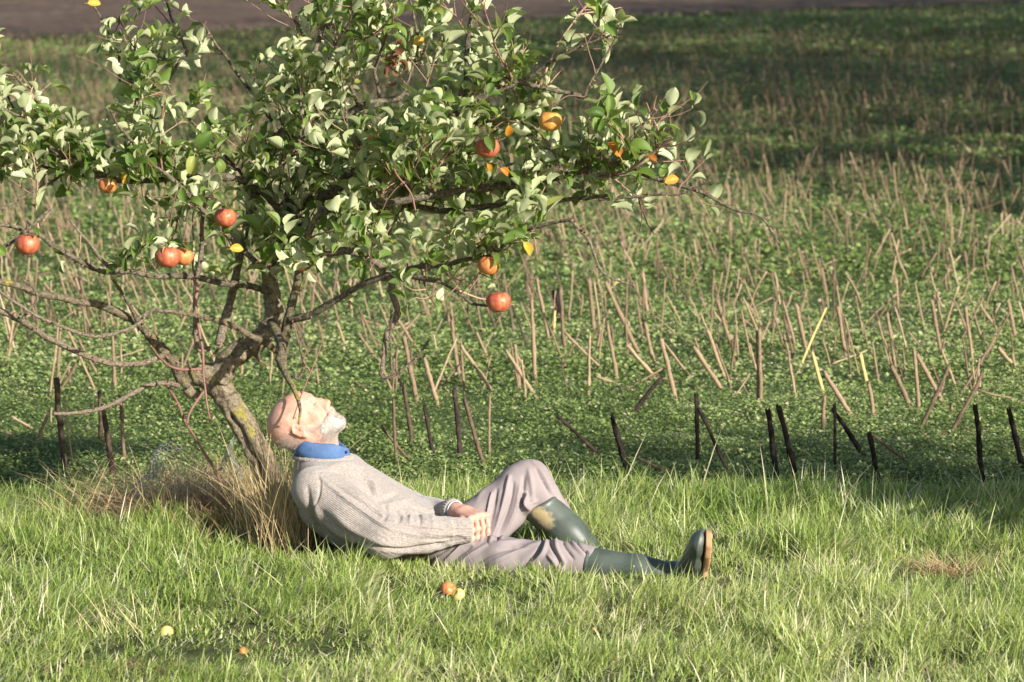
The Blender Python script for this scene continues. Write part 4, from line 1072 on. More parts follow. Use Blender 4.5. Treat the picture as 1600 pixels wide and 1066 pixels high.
# ---- head frame
hc=P(471,668,DM)+np.array([0,0,0])
Fd=norm(np.array([.63,-.05,.775])); Lw=norm(np.cross(np.cross(Fd,[0,1,0]),Fd)); 
U0=np.array([-.805,.0,.59]); U=norm(U0-Fd*(U0@Fd)); Lt=np.cross(U,Fd)           # Lt = the head's left, away from the camera
HR=np.stack([Fd,Lt,U]); 
ear=np.array([-.012,0,-.012]); HS=.90
hO=hc-HR.T@(ear*HS)
def hp(x,y,z): return hO+HR.T@(np.array([x,y,z])*HS)
def head(v,skin=True):
    e=lambda c,r,k=.012,m='add',rot=None: v.ell(hp(*c),np.array(r)*HS,HR if rot is None else rot@HR,k,m)
    c_=lambda a,b,ra,rb,k=.012,m='add',sq=None: v.cone(hp(*a),hp(*b),ra*HS,rb*HS,k,m,sq)
    e((-.010,0,.034),(.098,.076,.076),.02)
    e((-.022,0,.022),(.088,.073,.074),.02)
    e((.040,0,.030),(.058,.064,.058),.02)
    e((.032,0,-.038),(.056,.056,.078),.02)
    for s in (-1,1):
        c_((-.005,s*.055,-.045),(.018,s*.048,-.078),.018,.018,.02); c_((.018,s*.048,-.078),(.074,s*.012,-.100),.018,.018,.02)
        e((.062,s*.042,-.022),(.022,.020,.018),.02)                                # cheekbone
        c_((.084,s*.012,.030),(.076,s*.044,.032),.010,.008,.014)                   # brow ridge
        e((.090,s*.033,.012),(.016,.019,.012),.010,'sub')                          # socket
        e((.0775,s*.032,.011),(.0125,.0155,.0115),.004)                            # closed lid
        c_((.0895,s*.022,.007),(.0885,s*.044,.007),.0018,.0018,.003,'sub')         # lash line
        e((.101,s*.0115,-.034),(.013,.0085,.009),.007)                              # nostril wing
        e((.104,s*.0085,-.0425),(.0038,.0024,.0026),.003,'sub')                      # nostril
        c_((.094,s*.018,-.034),(.082,s*.032,-.056),.0008,.0006,.006,'sub')         # nasolabial crease
    c_((.086,0,.026),(.104,0,-.008),.008,.0095,.010); c_((.100,0,-.004),(.113,0,-.027),.009,.0115,.008)
    e((.115,0,-.027),(.0105,.012,.010),.006)
    e((.094,0,-.060),(.016,.026,.020),.014)
    c_((.102,-.020,-.0615),(.102,.020,-.0615),.0055,.0055,.006); c_((.110,-.006,-.060),(.110,.006,-.060),.003,.003,.006)
    c_((.098,-.018,-.0735),(.098,.018,-.0735),.0065,.0065,.006)
    c_((.109,-.022,-.0675),(.109,.022,-.0675),.0022,.0022,.003,'sub')
    e((.083,0,-.102),(.024,.024,.018),.014)
    e((.094,0,-.014),(.017,.015,.024),.010)
    # ears
    for s in (-1,1):
        th=.30; Rr=np.array([[math.cos(th),0,math.sin(th)],[0,1,0],[-math.sin(th),0,math.cos(th)]])
        e((-.014,s*.0775,-.008),(.0175,.0085,.032),.005,'add',Rr)
        e((-.009,s*.0855,-.003),(.0085,.0065,.019),.004,'sub',Rr)
        c_((-.014,s*.083,.018),(-.028,s*.085,.002),.0035,.0035,.003); c_((-.028,s*.085,.002),(-.022,s*.083,-.022),.0035,.004,.003)
        e((-.003,s*.081,-.012),(.004,.004,.006),.003); e((-.010,s*.080,-.034),(.008,.006,.009),.005)
        e((-.001,s*.0835,-.003),(.004,.004,.006),.003,'sub')
    # furrows of the forehead and the eye corner
    c_((.066,-.030,.075),(.066,.030,.075),.0012,.0012,.006,'sub'); c_((.076,-.030,.060),(.076,.030,.060),.0012,.0012,.006,'sub')
    for s in (-1,1):
        c_((.066,s*.052,.012),(.052,s*.060,.020),.001,.001,.005,'sub'); c_((.066,s*.052,.008),(.050,s*.061,.004),.001,.001,.005,'sub')
    # neck
    v.cone(hp(-.022,0,-.035),neckb-spine*.0,.060*HS,.064,.03); v.cone(hp(.016,0,-.070),neckb+np.array([.018,0,.02]),.038,.040,.03)
hdirL=None
def hand(v,W,Kmid,s_,nrm,fingers,thumb,pr=(.026,.038),k=.008):
    """palm from wrist W to knuckle centre, s_=spread axis, nrm = palm normal; fingers = list of joint lists"""
    v.cone(W,W+(Kmid-W)*.35,.026,.030,.014,sq=(nrm,.75))
    for i in range(4):
        kn=fingers[i][0]; v.cone(W+(Kmid-W)*.15+s_*(i-1.5)*.010,kn,.0155,.0115,.010)
    for f in fingers:
        r0=f[-1]; pts=f[:-1]; rr=np.linspace(r0,r0*.78,len(pts))
        for a,b,ra,rb in zip(pts[:-1],pts[1:],rr[:-1],rr[1:]): v.cone(a,b,ra,rb,.0025)
        for j in pts[:-1]: v.ell(j,np.full(3,r0*1.08),None,.004)
    rr=np.linspace(.0125,.0088,len(thumb))
    for a,b,ra,rb in zip(thumb[:-1],thumb[1:],rr[:-1],rr[1:]): v.cone(a,b,ra,rb,.005)
def fing(K,dirs,lens,r):
    p=[np.array(K)]
    for d,l in zip(dirs,lens): p.append(p[-1]+norm(d)*l)
    return p+[r]
def build_body():
    v=Vol((-.86,9.98,-.04),(.66,10.80,.60),.0028)
    # trunk
    v.cone(neckb+spine*.08,chest+[-.02,0,-.02],.06,.08,.03,sq=(Yw,1.3)); v.cone(chest+[-.02,0,-.02],hip+[0,0,-.02],.085,.062,.04,sq=(Yw,1.6))
    v.cone(shR+[.01,0,-.02],shL+[-.02,0,-.03],.048,.048,.03); v.ell(hip+[0,0,-.02],(.09,.14,.07),None,.03)
    for sh,el,wr in ((shR,elR,wrR),(shL,elL,wrL)):
        v.cone(sh,el,.048,.036,.03); v.cone(el,wr,.037,.024,.02)
    for hi_,kn,an in ((hipR,knR,anR),(hipL,knL,anL)):
        v.cone(hi_,kn,.062,.045,.03); v.cone(kn,kn+(an-kn)*.35,.042,.036,.03); v.cone(kn+(an-kn)*.35,an,.036,.026,.02)
    v.cone(anL,toeL,.03,.022,.02); v.cone(anR,P(1082,872,9.98),.03,.022,.02)
    head(v)
    # far (left) hand clasped over the near wrist, fingers hanging down towards us
    s=norm(np.array([.55,.72,.22]))
    s=norm(np.array([.86,.42,.16])); K0=P(735,811,10.205)
    Ks=[K0+s*.0185*i+np.array([0,0,(.0,.003,.002,-.003)[i]]) for i in range(4)]
    nrm=norm(np.cross(s,sum(Ks)/4-wrL))
    L_=[(.038,.025,.019),(.041,.027,.020),(.038,.025,.019),(.030,.020,.016)]
    fs=[fing(Ks[i],[(.10+.03*i,-.30,-.92),(-.02,-.08,-1.),(-.15,.10,-.95)],L_[i],.0090-.0005*i) for i in range(4)]
    hand(v,wrL,sum(Ks)/4,s,nrm,fs,[wrL+np.array([.012,-.035,-.010]),P(722,813,10.215),P(727,821,10.185),P(733,827,10.168)])
    # near (right) hand, mostly covered: palm lies on the belly, fingers curl under the other hand
    vn=Vol((-.86,9.98,-.04),(.66,10.80,.60),.0028); v0=v; v=vn; s=norm(np.array([.25,-.05,.95])); Km=wrR+np.array([.008,.078,-.004])
    Ks=[Km+s*.018*(1.5-i) for i in range(4)]
    fs=[fing(Ks[i],[(.05,.9,-.25),(-.25,.8,-.5),(-.6,.5,-.5)],(.032,.022,.017),.0092-.0005*i) for i in range(4)]
    hand(v,wrR,Km,s,norm(np.cross(s,Km-wrR)),fs,[wrR+np.array([.004,.02,.018]),wrR+np.array([.004,.05,.032]),wrR+np.array([.004,.08,.036])])
    v=v0; np.minimum(v.F,vn.F,out=v.F)
    V,Q=v.mesh(1)
    u,vv=proj(V); red=.12*np.clip(noise3(V,40,7)+.2,0,1)
    def blob(p,r,a): return a*np.exp(-(np.linalg.norm(V-p,axis=1)/r)**2)
    red+=blob(hp(.110,0,-.02),.022,.65)+blob(hp(-.012,-.083,-.008),.022,.75)+blob(hp(-.012,.083,-.008),.022,.6)+blob(hp(.066,-.045,-.02),.025,.25)
    red+=blob(hp(.100,0,-.066),.016,.4)+blob(P(742,828,10.25),.05,.35)+blob(hp(-.03,-.05,-.08),.035,.3)
    return mesh('body',V,Q,M['skin'],person,True,{'red':np.clip(red,0,1)})
body=build_body()
# ------------------------------------------------------------------ beard
def beard():
    v=Vol(hO-.20,hO+.20,.0024)
    e=lambda c,r,k=.010,m='add': v.ell(hp(*c),np.array(r)*HS,HR,k,m)
    e((.080,0,-.104),(.027,.032,.022),.012)
    for s in (-1,1):
        v.cone(hp(.076,s*.018,-.100),hp(.030,s*.050,-.078),.0195,.0145,.014); v.cone(hp(.030,s*.050,-.078),hp(.022,s*.054,-.064),.0135,.008,.012)
        v.cone(hp(.050,s*.042,-.066),hp(.078,s*.032,-.066),.014,.012,.014)
        v.cone(hp(.104,s*.004,-.050),hp(.090,s*.030,-.064),.0065,.006,.006)     # moustache
        v.cone(hp(.090,s*.030,-.064),hp(.084,s*.028,-.088),.007,.010,.008)
    e((.096,0,-.086),(.010,.014,.006),.008)
    V,Q=v.mesh(1); N=vnorm(V,Q); V=V+N*(.0016*noise3(V,160,3,2)+.0008*noise3(V,420,4,1))[:,None]
    o=mesh('beard',V,Q,M['beard'],person,True,{'tint':np.clip(.42+.3*noise3(V,90,2),0,1)})
    # short hairs standing off it
    n=9000; i=rng.integers(0,len(V),n); p=V[i]; nn=N[i]; down=-HR[2]*.5+HR[0]*.55
    d=norm(nn*.55+down+rng.normal(0,.35,(n,3))); L=rng.uniform(.002,.0065,n); w_=norm(np.cross(d,rng.normal(size=(n,3))))*.00038
    vv=np.stack([p-w_,p+w_,p+d*L[:,None]],1).reshape(-1,3); mesh('beard_hair',vv,np.arange(n*3).reshape(-1,3),M['beard'],o,False,{'tint':np.repeat(rng.uniform(.1,1,n),3)},origin=(0,0,0)).location=(0,0,0)
    # white stubble thinning out over the jaw, cheek and throat
    B=np.empty(len(body.data.vertices)*3,np.float32); body.data.vertices.foreach_get('co',B); B=B.reshape(-1,3); NB=np.empty_like(B).ravel(); body.data.vertices.foreach_get('normal',NB); NB=NB.reshape(-1,3)
    q=(B-hO)@HR.T/HS; x_,y_,z_=q[:,0],abs(q[:,1]),q[:,2]
    jaw=np.clip((-.030-.35*(x_-.02)-z_)/.02,0,1)*np.clip((x_+.004)/.02,0,1)*np.clip((z_+.150)/.03,0,1)*(x_<.13)
    jaw=np.where((x_>.097)&(z_>-.078)&(z_<-.055)&(y_<.022),0,jaw); jaw=np.where((z_>-.052)&(x_>.09),0,jaw); jaw=np.where((abs(x_)<.4),jaw,0)
    sideb=np.clip((x_-.000)/.006,0,1)*np.clip((.022-x_)/.006,0,1)*(z_>-.05)*(z_<.02)*(y_>.05)*.35
    pr=np.clip(jaw+sideb,0,1); pr/=pr.sum(); n=34000; i=rng.choice(len(B),n,p=pr); p=B[i]+rng.normal(0,.0011,(n,3)); nn=NB[i]
    d=norm(nn*.35+down+rng.normal(0,.3,(n,3))); L=rng.uniform(.0025,.0065,n); w_=norm(np.cross(d,rng.normal(size=(n,3))))*.0003
    vv=np.stack([p-w_,p+w_,p+d*L[:,None]],1).reshape(-1,3); mesh('stubble',vv,np.arange(n*3).reshape(-1,3),M['beard'],o,False,{'tint':np.repeat(rng.uniform(.1,1,n),3)},origin=(0,0,0)).location=(0,0,0)
    return o
beard()
def brows():
    m=MB()
    for s in (-1,1):
        for k in range(90):
            t=rng.uniform(0,1); p=hp(.0965-.013*t,s*(.012+.034*t),.031+.005*math.sin(t*3)+rng.normal(0,.0018)); d=norm(HR.T@np.array([.5,s*.7,.35])+rng.normal(0,.3,3))
            a=p-d*.001; b=p+d*rng.uniform(.004,.008); v,f=tube(np.array([a,b]),.0003,3,False); m.add(v,f,rng.uniform(.1,.8))
    m.build('eyebrows',M['beard'],person)
    m=MB()
    for s in (-1,1):
        for k in range(34):
            t=k/33; p=hp(.0905-.004*(2*t-1)**2,s*(.021+.024*t),.0055-.0015*math.sin(t*3.1)); d=norm(HR.T@np.array([.9,s*.3,-.4])+rng.normal(0,.15,3)); v,f=tube(np.array([p-d*.002,p+d*.003]),.00045,3,False); m.add(v,f)
    m.build('eyelashes',M['darkhair'],person)
brows()
def fringe():
    # cropped white hair round the sides and back of the skull
    B=np.empty(len(body.data.vertices)*3,np.float32); body.data.vertices.foreach_get('co',B); B=B.reshape(-1,3); NB=np.empty_like(B).ravel(); body.data.vertices.foreach_get('normal',NB); NB=NB.reshape(-1,3)
    q=(B-hO)@HR.T/HS; x_,y_,z_=q[:,0],abs(q[:,1]),q[:,2]
    pr=np.clip((.035-z_)/.03,0,1)*np.clip((-.005-x_)/.03,0,1)*np.clip((z_+.085)/.03,0,1)*(np.linalg.norm(q,axis=1)<.13); pr=pr*((x_<-.035)|(z_>.03)|(y_<.06)); pr/=pr.sum()
    n=9000; i=rng.choice(len(B),n,p=pr); p=B[i]+rng.normal(0,.001,(n,3)); d=norm(NB[i]*.45-HR[2]*.8-HR[0]*.3+rng.normal(0,.2,(n,3))); L=rng.uniform(.003,.007,n); w_=norm(np.cross(d,rng.normal(size=(n,3))))*.00022
    vv=np.stack([p-w_,p+w_,p+d*L[:,None]],1).reshape(-1,3); mesh('hair',vv,np.arange(n*3).reshape(-1,3),M['beard'],person,False,{'tint':np.repeat(rng.uniform(0,.9,n),3)})
fringe()
# fringe of stubbly hair behind the ear
# ------------------------------------------------------------------ sweater
def sweater():
    v=Vol((-.90,9.96,-.04),(.20,10.84,.44),.0035)
    a=P(506,737,DM); b=P(528,762,DM); c=P(560,800,DM); d=P(620,832,DM); e=P(688,852,DM)
    v.cone(P(503,742,DM),P(522,775,DM),.078,.112,.05,sq=(Yw,1.45)); v.cone(P(522,775,DM),P(562,806,DM),.112,.106,.05,sq=(Yw,1.5)); v.cone(P(562,806,DM),P(625,830,DM),.106,.086,.05,sq=(Yw,1.6)); v.cone(P(625,830,DM),e,.084,.072,.04,sq=(Yw,1.75))
    v.cone(P(502,724,DM),P(508,742,DM),.082,.088,.03,sq=(Yw,1.1)); v.cone(P(530,725,DM),P(545,745,DM),.045,.055,.03,sq=(Yw,1.5))
    v.cone(P(530,738,DM),P(600,790,DM),.060,.062,.05,sq=(Yw,1.9))           # chest front
    v.cone(P(600,790,DM),P(668,812,DM),.062,.045,.05,sq=(Yw,2.0))
    dn=norm(e-d); v.cut(e+dn*.035,dn,.006)     # hem
    # sleeves
    v.cone(shR+[-.004,0,.0],shR+(elR-shR)*.5,.072,.070,.03); v.cone(shR+(elR-shR)*.5,elR,.069,.066,.03)
    v.cone(elR,elR+(wrR-elR)*.5,.066,.056,.02); v.cone(elR+(wrR-elR)*.5,P(731,829,10.185),.056,.042,.02); v.cut(P(737,830,10.185),norm(P(737,830,10.185)-elR),.006)
    v.cone(shL,elL,.064,.052,.03); v.cone(elL,wrL+(elL-wrL)*.14,.048,.030,.02)
    # neck opening
    nd=norm(P(500,705,DM)-P(506,737,DM)); v.cut(P(501,713,DM),np.array([.03,0,1.]),.006)
    wd=norm(wrR-elR); 
    V,Q=v.mesh(3)
    # knit details: seams, ribbing and folds
    st=[([(497,738),(500,755),(498,775),(490,795)],2.2,-.004),([(497,738),(512,736),(545,742),(570,752)],2.0,-.0035),
        ([(500,740),(540,768),(580,795),(610,815),(660,826),(720,830)],2.6,-.0055),([(500,746),(535,776),(575,805),(605,824),(650,836)],4,.006),
        ([(560,742),(574,752),(582,770)],3.5,-.008),([(568,740),(582,752),(590,768)],4,.006),
        ([(505,735),(530,726),(560,727),(590,745)],6,.004),
        ([(600,790),(604,800),(600,812)],3.5,-.005),([(620,798),(625,808),(622,818)],3.5,-.006),([(634,797),(641,806),(640,818)],3.5,.005),
        ([(650,800),(656,808),(656,820)],3,-.004),([(672,803),(676,812),(676,822)],3,.003),([(590,783),(605,778),(622,770)],4,-.006),([(598,792),(615,786),(640,780)],4,.006),
        ([(480,760),(484,790),(495,815),(515,835)],5,-.006),([(492,790),(500,812),(520,832),(550,846)],5,.006),([(505,800),(530,828),(570,846)],4,-.006),
        ([(520,800),(550,828),(600,850),(650,856)],6,.004),([(560,850),(620,858),(680,852),(725,844)],3.5,-.007),([(600,860),(660,862),(700,856)],5,.004),
        ([(640,790),(670,800),(700,806)],3,-.005),([(700,812),(718,815),(732,822)],4,.003),([(548,760),(570,780),(600,800)],6,.004),([(650,842),(690,843),(722,840)],3,-.004),([(660,832),(700,836),(730,838)],3,.003)]
    V=strokes(V,Q,[(a,w*.85,h*1.5) for a,w,h in st])
    N=vnorm(V,Q); V=V+N*(.0028*noise3(V,22,11,2))[:,None]
    # ribbed hem and cuff
    q=(V-e)@dn; ang=np.arctan2((V-e)[:,1],(V-e)@np.cross(dn,Yw)); hem=np.clip((q+.030)/.012,0,1)*(((V-wrR)@wd)<.3)
    nearcuff=np.clip((((V-wrR)@wd)+.045)/.01,0,1)*(np.linalg.norm(V-wrR,axis=1)<.085)
    fz=np.cross(wd,Yw); an2=np.arctan2((V-wrR)@Yw,(V-wrR)@fz)
    V=V+N*((.0016*np.sin(ang*60)*hem*(1-nearcuff)*(np.linalg.norm(V-wrR,axis=1)>.07))+.0016*np.sin(an2*34)*nearcuff-.004*nearcuff)[:,None]
    # rib coordinate: round the sleeve on the sleeves, across the body elsewhere
    def seg_coord(a,b):
        ba=b-a; t=((V-a)@ba)/(ba@ba); tc=np.clip(t,0,1); dd=np.linalg.norm(V-a-tc[:,None]*ba,axis=1); x_=norm(np.cross(ba,Yw)); y_=norm(np.cross(ba,x_)); w_=V-a
        return dd,np.arctan2(w_@y_,w_@x_)*.06
    d1,c1=seg_coord(shR,elR); d2,c2=seg_coord(elR,wrR); body_c=V[:,1]*1.0+.0
    x_=norm(np.cross(spine,Yw)); bc=np.arctan2((V-chest)[:,1],(V-chest)@x_)*.12
    rib=np.where((d1<.082)&(d1<d2),c1,np.where(d2<.07,c2,bc))
    o=mesh('sweater',V,Q,M['knit'],person,True,{'rib':rib})
    # neck band: ribbed roll round the neckline
    cN=P(501,713,DM); t=np.linspace(0,2*math.pi,61)[:-1]; 
    return o
sw=sweater()
# ------------------------------------------------------------------ blue shirt collar and neck band
def collar():
    c=P(502,703,DM); ax=norm(np.array([.10,0,1.])); e1=norm(np.array([1,0,-.10])); e2=Yw
    na=110; prof=[(-.002,-.024),(.000,.010),(.002,.024),(.005,.0295),(.0095,.0275),(.013,.014),(.016,-.002),(.0195,-.020),(.0180,-.0205),(.0130,-.002),(.010,.012),(.006,.022)]
    V=[]
    for i in range(na):
        w_=.42+i/(na-1)*(2*math.pi-.42+.05)
        front=max(0,math.cos(w_)); tipf=max(0,1-i/9,1-(na-1-i)/9)**1.5
        for (r,h) in prof:
            rx=.070+r*(1+.2*math.sin(3*w_+1)); ry=.069+r*(1+.2*math.sin(4*w_))
            hh=h+.0022*math.sin(5*w_+r*90)-.010*front**2-.014*tipf*(h>0)
            V.append(c+e1*((rx+.010*front)*math.cos(w_)-.004)+e2*(ry*math.sin(w_))+ax*(hh+.003))
    V=np.array(V); m=len(prof); i=np.arange(na-1)[:,None]*m; j=np.arange(m)[None]; j2=(j+1)%m
    F=np.stack([i+j,i+m+j,i+m+j2,i+j2],-1).reshape(-1,4)
    V=strokes(V,F,[([(468,694),(473,704),(478,710)],3.5,-.006),([(482,690),(487,698),(490,708)],4,.005),([(494,690),(498,700),(496,708)],3,-.004),([(505,700),(520,704),(534,706)],3,.003)])
    o=mesh('shirt_collar',V,F,M['shirt'],person)
    # shirt body showing in the neck opening, with a button
    v,f=tube(np.array([c+ax*(-.035),c+ax*(-.012),c+ax*.002]),[.080,.079,.074],48,True); mesh('shirt_neck',v,f,M['shirt'],person)
    p=P(543,706,10.36); v,f=tube(np.array([p-e2*.002-e1*.001,p+e2*.002]),.005,14); mesh('button',v,f,M['shirt'],o,origin=(0,0,0)).location=(0,0,0)
    # neck band of the sweater
    cb=P(503,714,DM); e1b=np.array([1.,0,0]); L=420; t=np.arange(L)*2*math.pi/L
    ring=np.array([cb+e1b*.089*math.cos(a)+e2*.088*math.sin(a)+np.array([0,0,.002*math.sin(2*a)]) for a in t]+[cb+e1b*.089])
    v,f=tube(ring,.0075,12,False); cn=np.repeat(ring,12,0)[:len(v)]; an=np.repeat(np.append(t,0),12)[:len(v)]
    v=v+norm(v-cn)*(.0004*np.sin(an*26))[:,None]
    mesh('neck_band',v,f,M['knit'],sw,True,{'rib':an*.085},origin=(0,0,0)).location=(0,0,0)
    # far cuff: turned-up sweater end and pale shirt band
    ad=norm(P(722,803,10.36)-wrL); 
    def revolve(c0,axis,prof,sides,ribs=0,amp=0):
        a_=norm(np.cross(axis,[.1,.3,1.])); b_=np.cross(axis,a_); t_=np.arange(sides)*2*math.pi/sides; V=[]
        for (q_,r_) in prof: V.append(c0+axis*q_+((r_+amp*np.sin(t_*ribs))[:,None])*(np.cos(t_)[:,None]*a_+np.sin(t_)[:,None]*b_))
        V=np.concatenate(V); i=np.arange(len(prof)-1)[:,None]*sides; j=np.arange(sides)[None]; j2=(j+1)%sides
        return V,np.stack([i+j,i+j2,i+sides+j2,i+sides+j],-1).reshape(-1,4),np.tile(t_*.035,len(prof))
    ad=norm(P(728,805,10.25)-elL)
    v,f,rb=revolve(wrL,ad,[(-.055,.031),(-.045,.035),(-.030,.037),(-.018,.0365),(-.012,.034),(-.013,.030),(-.022,.0285),(-.04,.028)],120,24,.0011)
    mesh('cuff',v,f,M['knit'],sw,True,{'rib':rb},origin=(0,0,0)).location=(0,0,0)
    v,f,rb=revolve(wrL,ad,[(-.03,.0280),(-.004,.0305),(-.001,.0300),(-.002,.0275),(-.02,.0265)],60)
    mesh('shirt_cuff',v,f,simple('pale_blue_cloth',(.42,.47,.52),.8),person)
    return o
collar()
# ------------------------------------------------------------------ trousers
def trousers():
    v=Vol((-.28,9.92,-.06),(.42,10.84,.42),.0034)
    v.cone(P(655,850,DM),P(712,858,DM),.070,.082,.04,sq=(Yw,1.7))
    v.cone(hipR,P(790,876,10.19),.078,.065,.03); v.cone(P(790,876,10.19),knR,.065,.060,.03); v.cone(knR,P(905,878,10.12),.059,.054,.02); v.cone(P(905,878,10.12),P(921,879,10.11),.054,.050,.01)
    # raised leg: thigh with hanging cloth, knee, short shin into the boot
    v.cone(hipL,knL,.085,.063,.04); v.cone(P(745,832,10.5),P(812,773,10.56),.074,.062,.03)
    v.cone(P(755,845,10.47),P(800,800,10.53),.050,.045,.03)
    v.cone(knL,knL+(anL-knL)*.18,.063,.057,.02); v.cone(knL+(anL-knL)*.18,knL+(anL-knL)*.42,.054,.048,.02)
    v.cone(P(810,757,10.57),knL,.060,.063,.03)
    v.ell(P(823,786,10.52),(.026,.05,.035),None,.015)      # cloth gathered in the knee hollow
    V,Q=v.mesh(3)
    st=[([(768,770),(762,795),(755,825),(752,845)],2.6,.009),([(776,765),(771,795),(764,830)],3,-.009),
        ([(796,745),(789,775),(778,810),(766,848)],3.2,.011),([(802,755),(798,785),(788,815),(776,845)],3.2,-.010),
        ([(812,760),(806,790),(796,815),(784,842)],3,.009),([(819,745),(818,765),(816,785)],3.5,-.010),([(826,735),(829,750),(832,772)],4,.007),([(832,722),(846,738),(858,760),(866,774)],2.6,.006),([(838,735),(850,755),(858,772)],2.6,-.006),
        ([(816,768),(823,775),(820,787),(826,796)],2.4,.010),([(812,775),(815,785),(815,795)],2.4,-.010),([(826,770),(830,780),(828,792)],2.4,-.008),([(822,796),(830,786),(840,782)],2.2,.006),
        ([(745,780),(755,765),(770,752)],5,.004),
        ([(650,880),(665,868),(690,855),(705,849)],3,.008),([(660,886),(678,870),(700,857)],3,-.008),([(690,882),(704,868),(722,853),(738,850)],3,.008),([(700,886),(716,868),(735,855)],3,-.008),
        ([(712,884),(732,868),(760,852)],3,.007),([(740,884),(760,870),(800,856)],4,-.006),([(760,884),(790,870),(825,855),(850,848)],4,.007),
        ([(820,880),(838,864),(850,845)],3,-.009),([(826,884),(848,866),(856,840)],3,.010),([(856,840),(862,855),(872,872),(876,886)],2.6,-.010),([(868,842),(870,858),(882,880)],2.8,.009),([(876,838),(884,855),(896,874)],2.6,-.009),
        ([(884,838),(896,852),(912,866)],3,.008),([(898,845),(908,858),(918,866)],2.5,-.007),([(770,850),(810,846),(852,838)],4,.006),([(780,858),(820,856),(848,850)],3,-.004),([(856,868),(866,880),(868,888)],2.4,.008)]
    V=strokes(V,Q,[(a,w*.8,h*1.25) for a,w,h in st]); V=relax(V,Q,.5); N=vnorm(V,Q); V=V+N*(.003*noise3(V,18,13,2)+.0012*noise3(V,60,14,2))[:,None]
    mesh('trousers',V,Q,M['trouser'],person)
trousers()
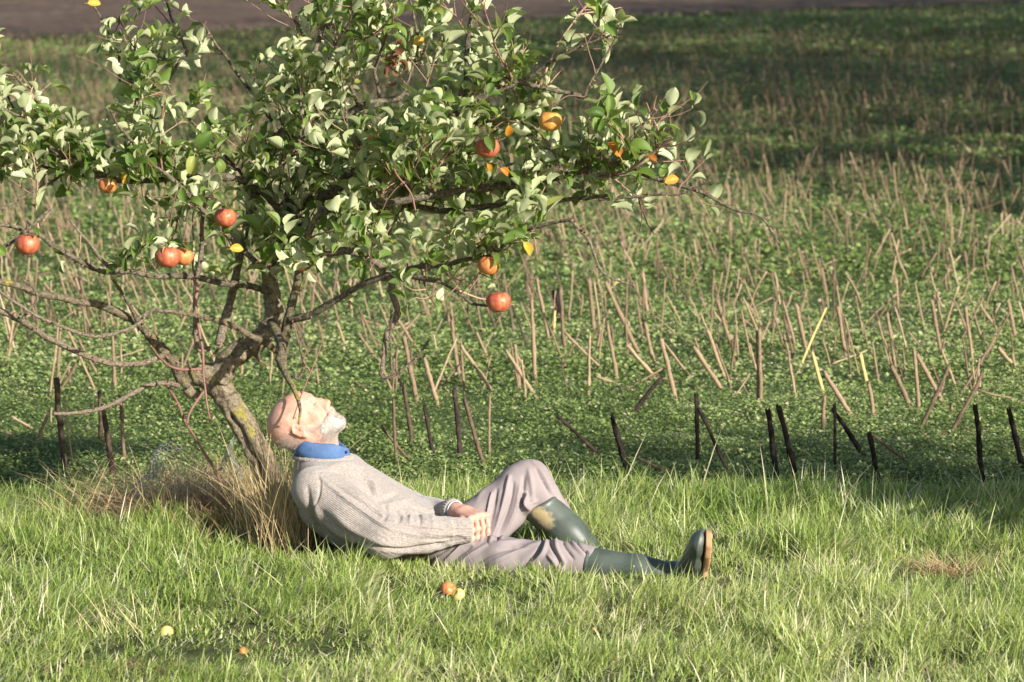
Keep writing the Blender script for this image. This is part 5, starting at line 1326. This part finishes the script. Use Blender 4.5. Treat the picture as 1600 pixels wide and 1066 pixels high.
# ------------------------------------------------------------------ wellington boots
def boot(kn,an,top,rt,ra,toe,side,mudc,seed,heel,rim=None):
    lo=np.minimum(np.minimum(top,an),toe)-.11; hi=np.maximum(np.maximum(top,an),toe)+.11
    v=Vol(lo,hi,.0032); ax=norm(an-top)
    mid=top+(an-top)*.55
    v.cone(top-ax*.06,mid,rt*1.03,(rt+ra)/2+.003,.02); v.cone(mid,an,(rt+ra)/2+.003,ra,.02)
    fd=norm(toe-heel); up=norm(np.cross(np.cross(fd,an-heel),fd))
    L=np.linalg.norm(toe-heel)
    v.cone(an,heel+up*.042+fd*.030,ra,.036,.02); v.cone(heel+up*.036+fd*.035,heel+up*.028+fd*L*.55,.034,.029,.02,sq=(side,1.05))
    v.cone(an+ (heel-an)*.3+fd*.03,heel+up*.038+fd*L*.42,ra*.9,.030,.03)
    v.cone(heel+up*.024+fd*L*.5,heel+up*.024+fd*(L-.045),.031,.027,.02,sq=(side,1.4)); v.ell(heel+up*.020+fd*(L-.045),(.040,.041,.024),np.stack([fd,side,up]),.012)
    rim=ax if rim is None else rim; v.cut(heel+up*.004,-up,.004); v.cut(top,-rim,.003)
    v.cone(top-ax*.08,top+ax*.055,rt-.004,rt-.020,.003,'sub')
    V,Q=v.mesh(2); N=vnorm(V,Q)
    # rim band, ankle creases, rubber ridge above the sole
    s=(V-top)@rim; r_=np.linalg.norm(V-top-s[:,None]*ax,axis=1); V=V+N*(.0022*np.clip(1-abs(s-.008)/.007,0,1)*(r_>rt*.9))[:,None]
    s2=(V-an)@ax; V=V+N*(.0035*np.sin(s2*110+(V@side)*20)*np.exp(-((s2+.01)/.045)**2))[:,None]
    V=V+N*(.0018*noise3(V,25,seed,2))[:,None]
    hgt=(V-heel)@up; V=V+N*(.002*np.exp(-((hgt-.022)/.004)**2)*((V-heel)@fd>-.03)*(np.linalg.norm(V-an,axis=1)<.35))[:,None]
    mud=np.zeros(len(V))
    for (c,r,a) in mudc: mud+=a*np.exp(-(np.linalg.norm(V-c,axis=1)/r)**2)
    o=mesh('boot',V,Q,M['boot'],person,True,{'mud':np.clip(mud,0,1.6)})
    # sole: outline of the foot with a heel block, cleats below
    t=np.linspace(0,1,40); wd=np.interp(t,[0,.06,.2,.45,.72,.9,1],[.0,.028,.034,.030,.043,.034,.0])
    m=MB(); rows=[]
    lay=[(-.011,.95),(-.009,.98),(.003,1.02),(.006,1.0)]
    for (hh,k) in lay:
        pts=[]
        for sg in (1,-1):
            for tt,w_ in (zip(t,wd) if sg==1 else zip(t[::-1][1:-1],wd[::-1][1:-1])):
                h2=hh if (hh>-.008 or tt<.28 or tt>.40) else hh+.008
                pts.append(heel+fd*((tt*(L+.012)-.008))+side*sg*w_*k+up*h2)
        rows.append(np.array(pts))
    n=len(rows[0]); Vv=np.concatenate(rows); q=[]
    for a in range(len(rows)-1):
        for j in range(n): q.append([a*n+j,a*n+(j+1)%n,(a+1)*n+(j+1)%n,(a+1)*n+j])
    nb=len(Vv); Vv=np.vstack([Vv,rows[0].mean(0),rows[-1].mean(0)]); tr=[[nb,(j+1)%n,j] for j in range(n)]+[[nb+1,3*n+j,3*n+(j+1)%n] for j in range(n)]
    m.add(Vv,[np.array(q),np.array(tr)])
    so=m.build('sole',M['sole'],o,(0,0,0),smooth=False); so.location=(0,0,0)
    cl=MB()
    for k_ in range(11):
        tt=.06+k_*.09
        if .28<tt<.42: continue
        w_=float(np.interp(tt,t,wd))*.85; c=heel+fd*tt*L-up*.0105; a=c-side*w_; b=c+side*w_
        v_,f_=tube(np.array([a,c+fd*.004,b]),.0045,4,True); cl.add(v_,f_)
    c_=cl.build('tread',M['sole'],o,(0,0,0)); c_.location=(0,0,0)
    return o
# raised leg's boot
topL=P(841,786,10.545)
bl=boot(knL,anL,topL,.064,.046,P(1012,883,10.44),norm(np.array([.15,1.,0])),[(P(838,800,10.48),.030,1.15),(P(858,812,10.48),.035,.9),(P(880,840,10.46),.045,.62),(P(850,815,10.48),.03,.5)],3,anL+np.array([-.045,0,-.048]),norm(P(873,836,10.545)-topL))
# extended leg's boot: toes up and rolled outwards (towards us)
topR=P(916,879,10.11)
heR=P(1096,911,10.03); toR=heR+norm(np.array([.05,-.60,.80]))*.222; 
fdR=norm(toR-heR); sideR=norm(np.cross(fdR,[1.,0,0]))
br=boot(knR,P(1060,900,10.035),topR,.049,.037,toR,sideR,[(P(940,880,10.1),.03,.45)],5,heR)
p=P(990,885,9.985); v,f=tube(np.array([p+[0,-.004,0],p+[0,.004,0]]),.003,10); mesh('rivet',v,f,M['button'],br,origin=(0,0,0)).location=(0,0,0)
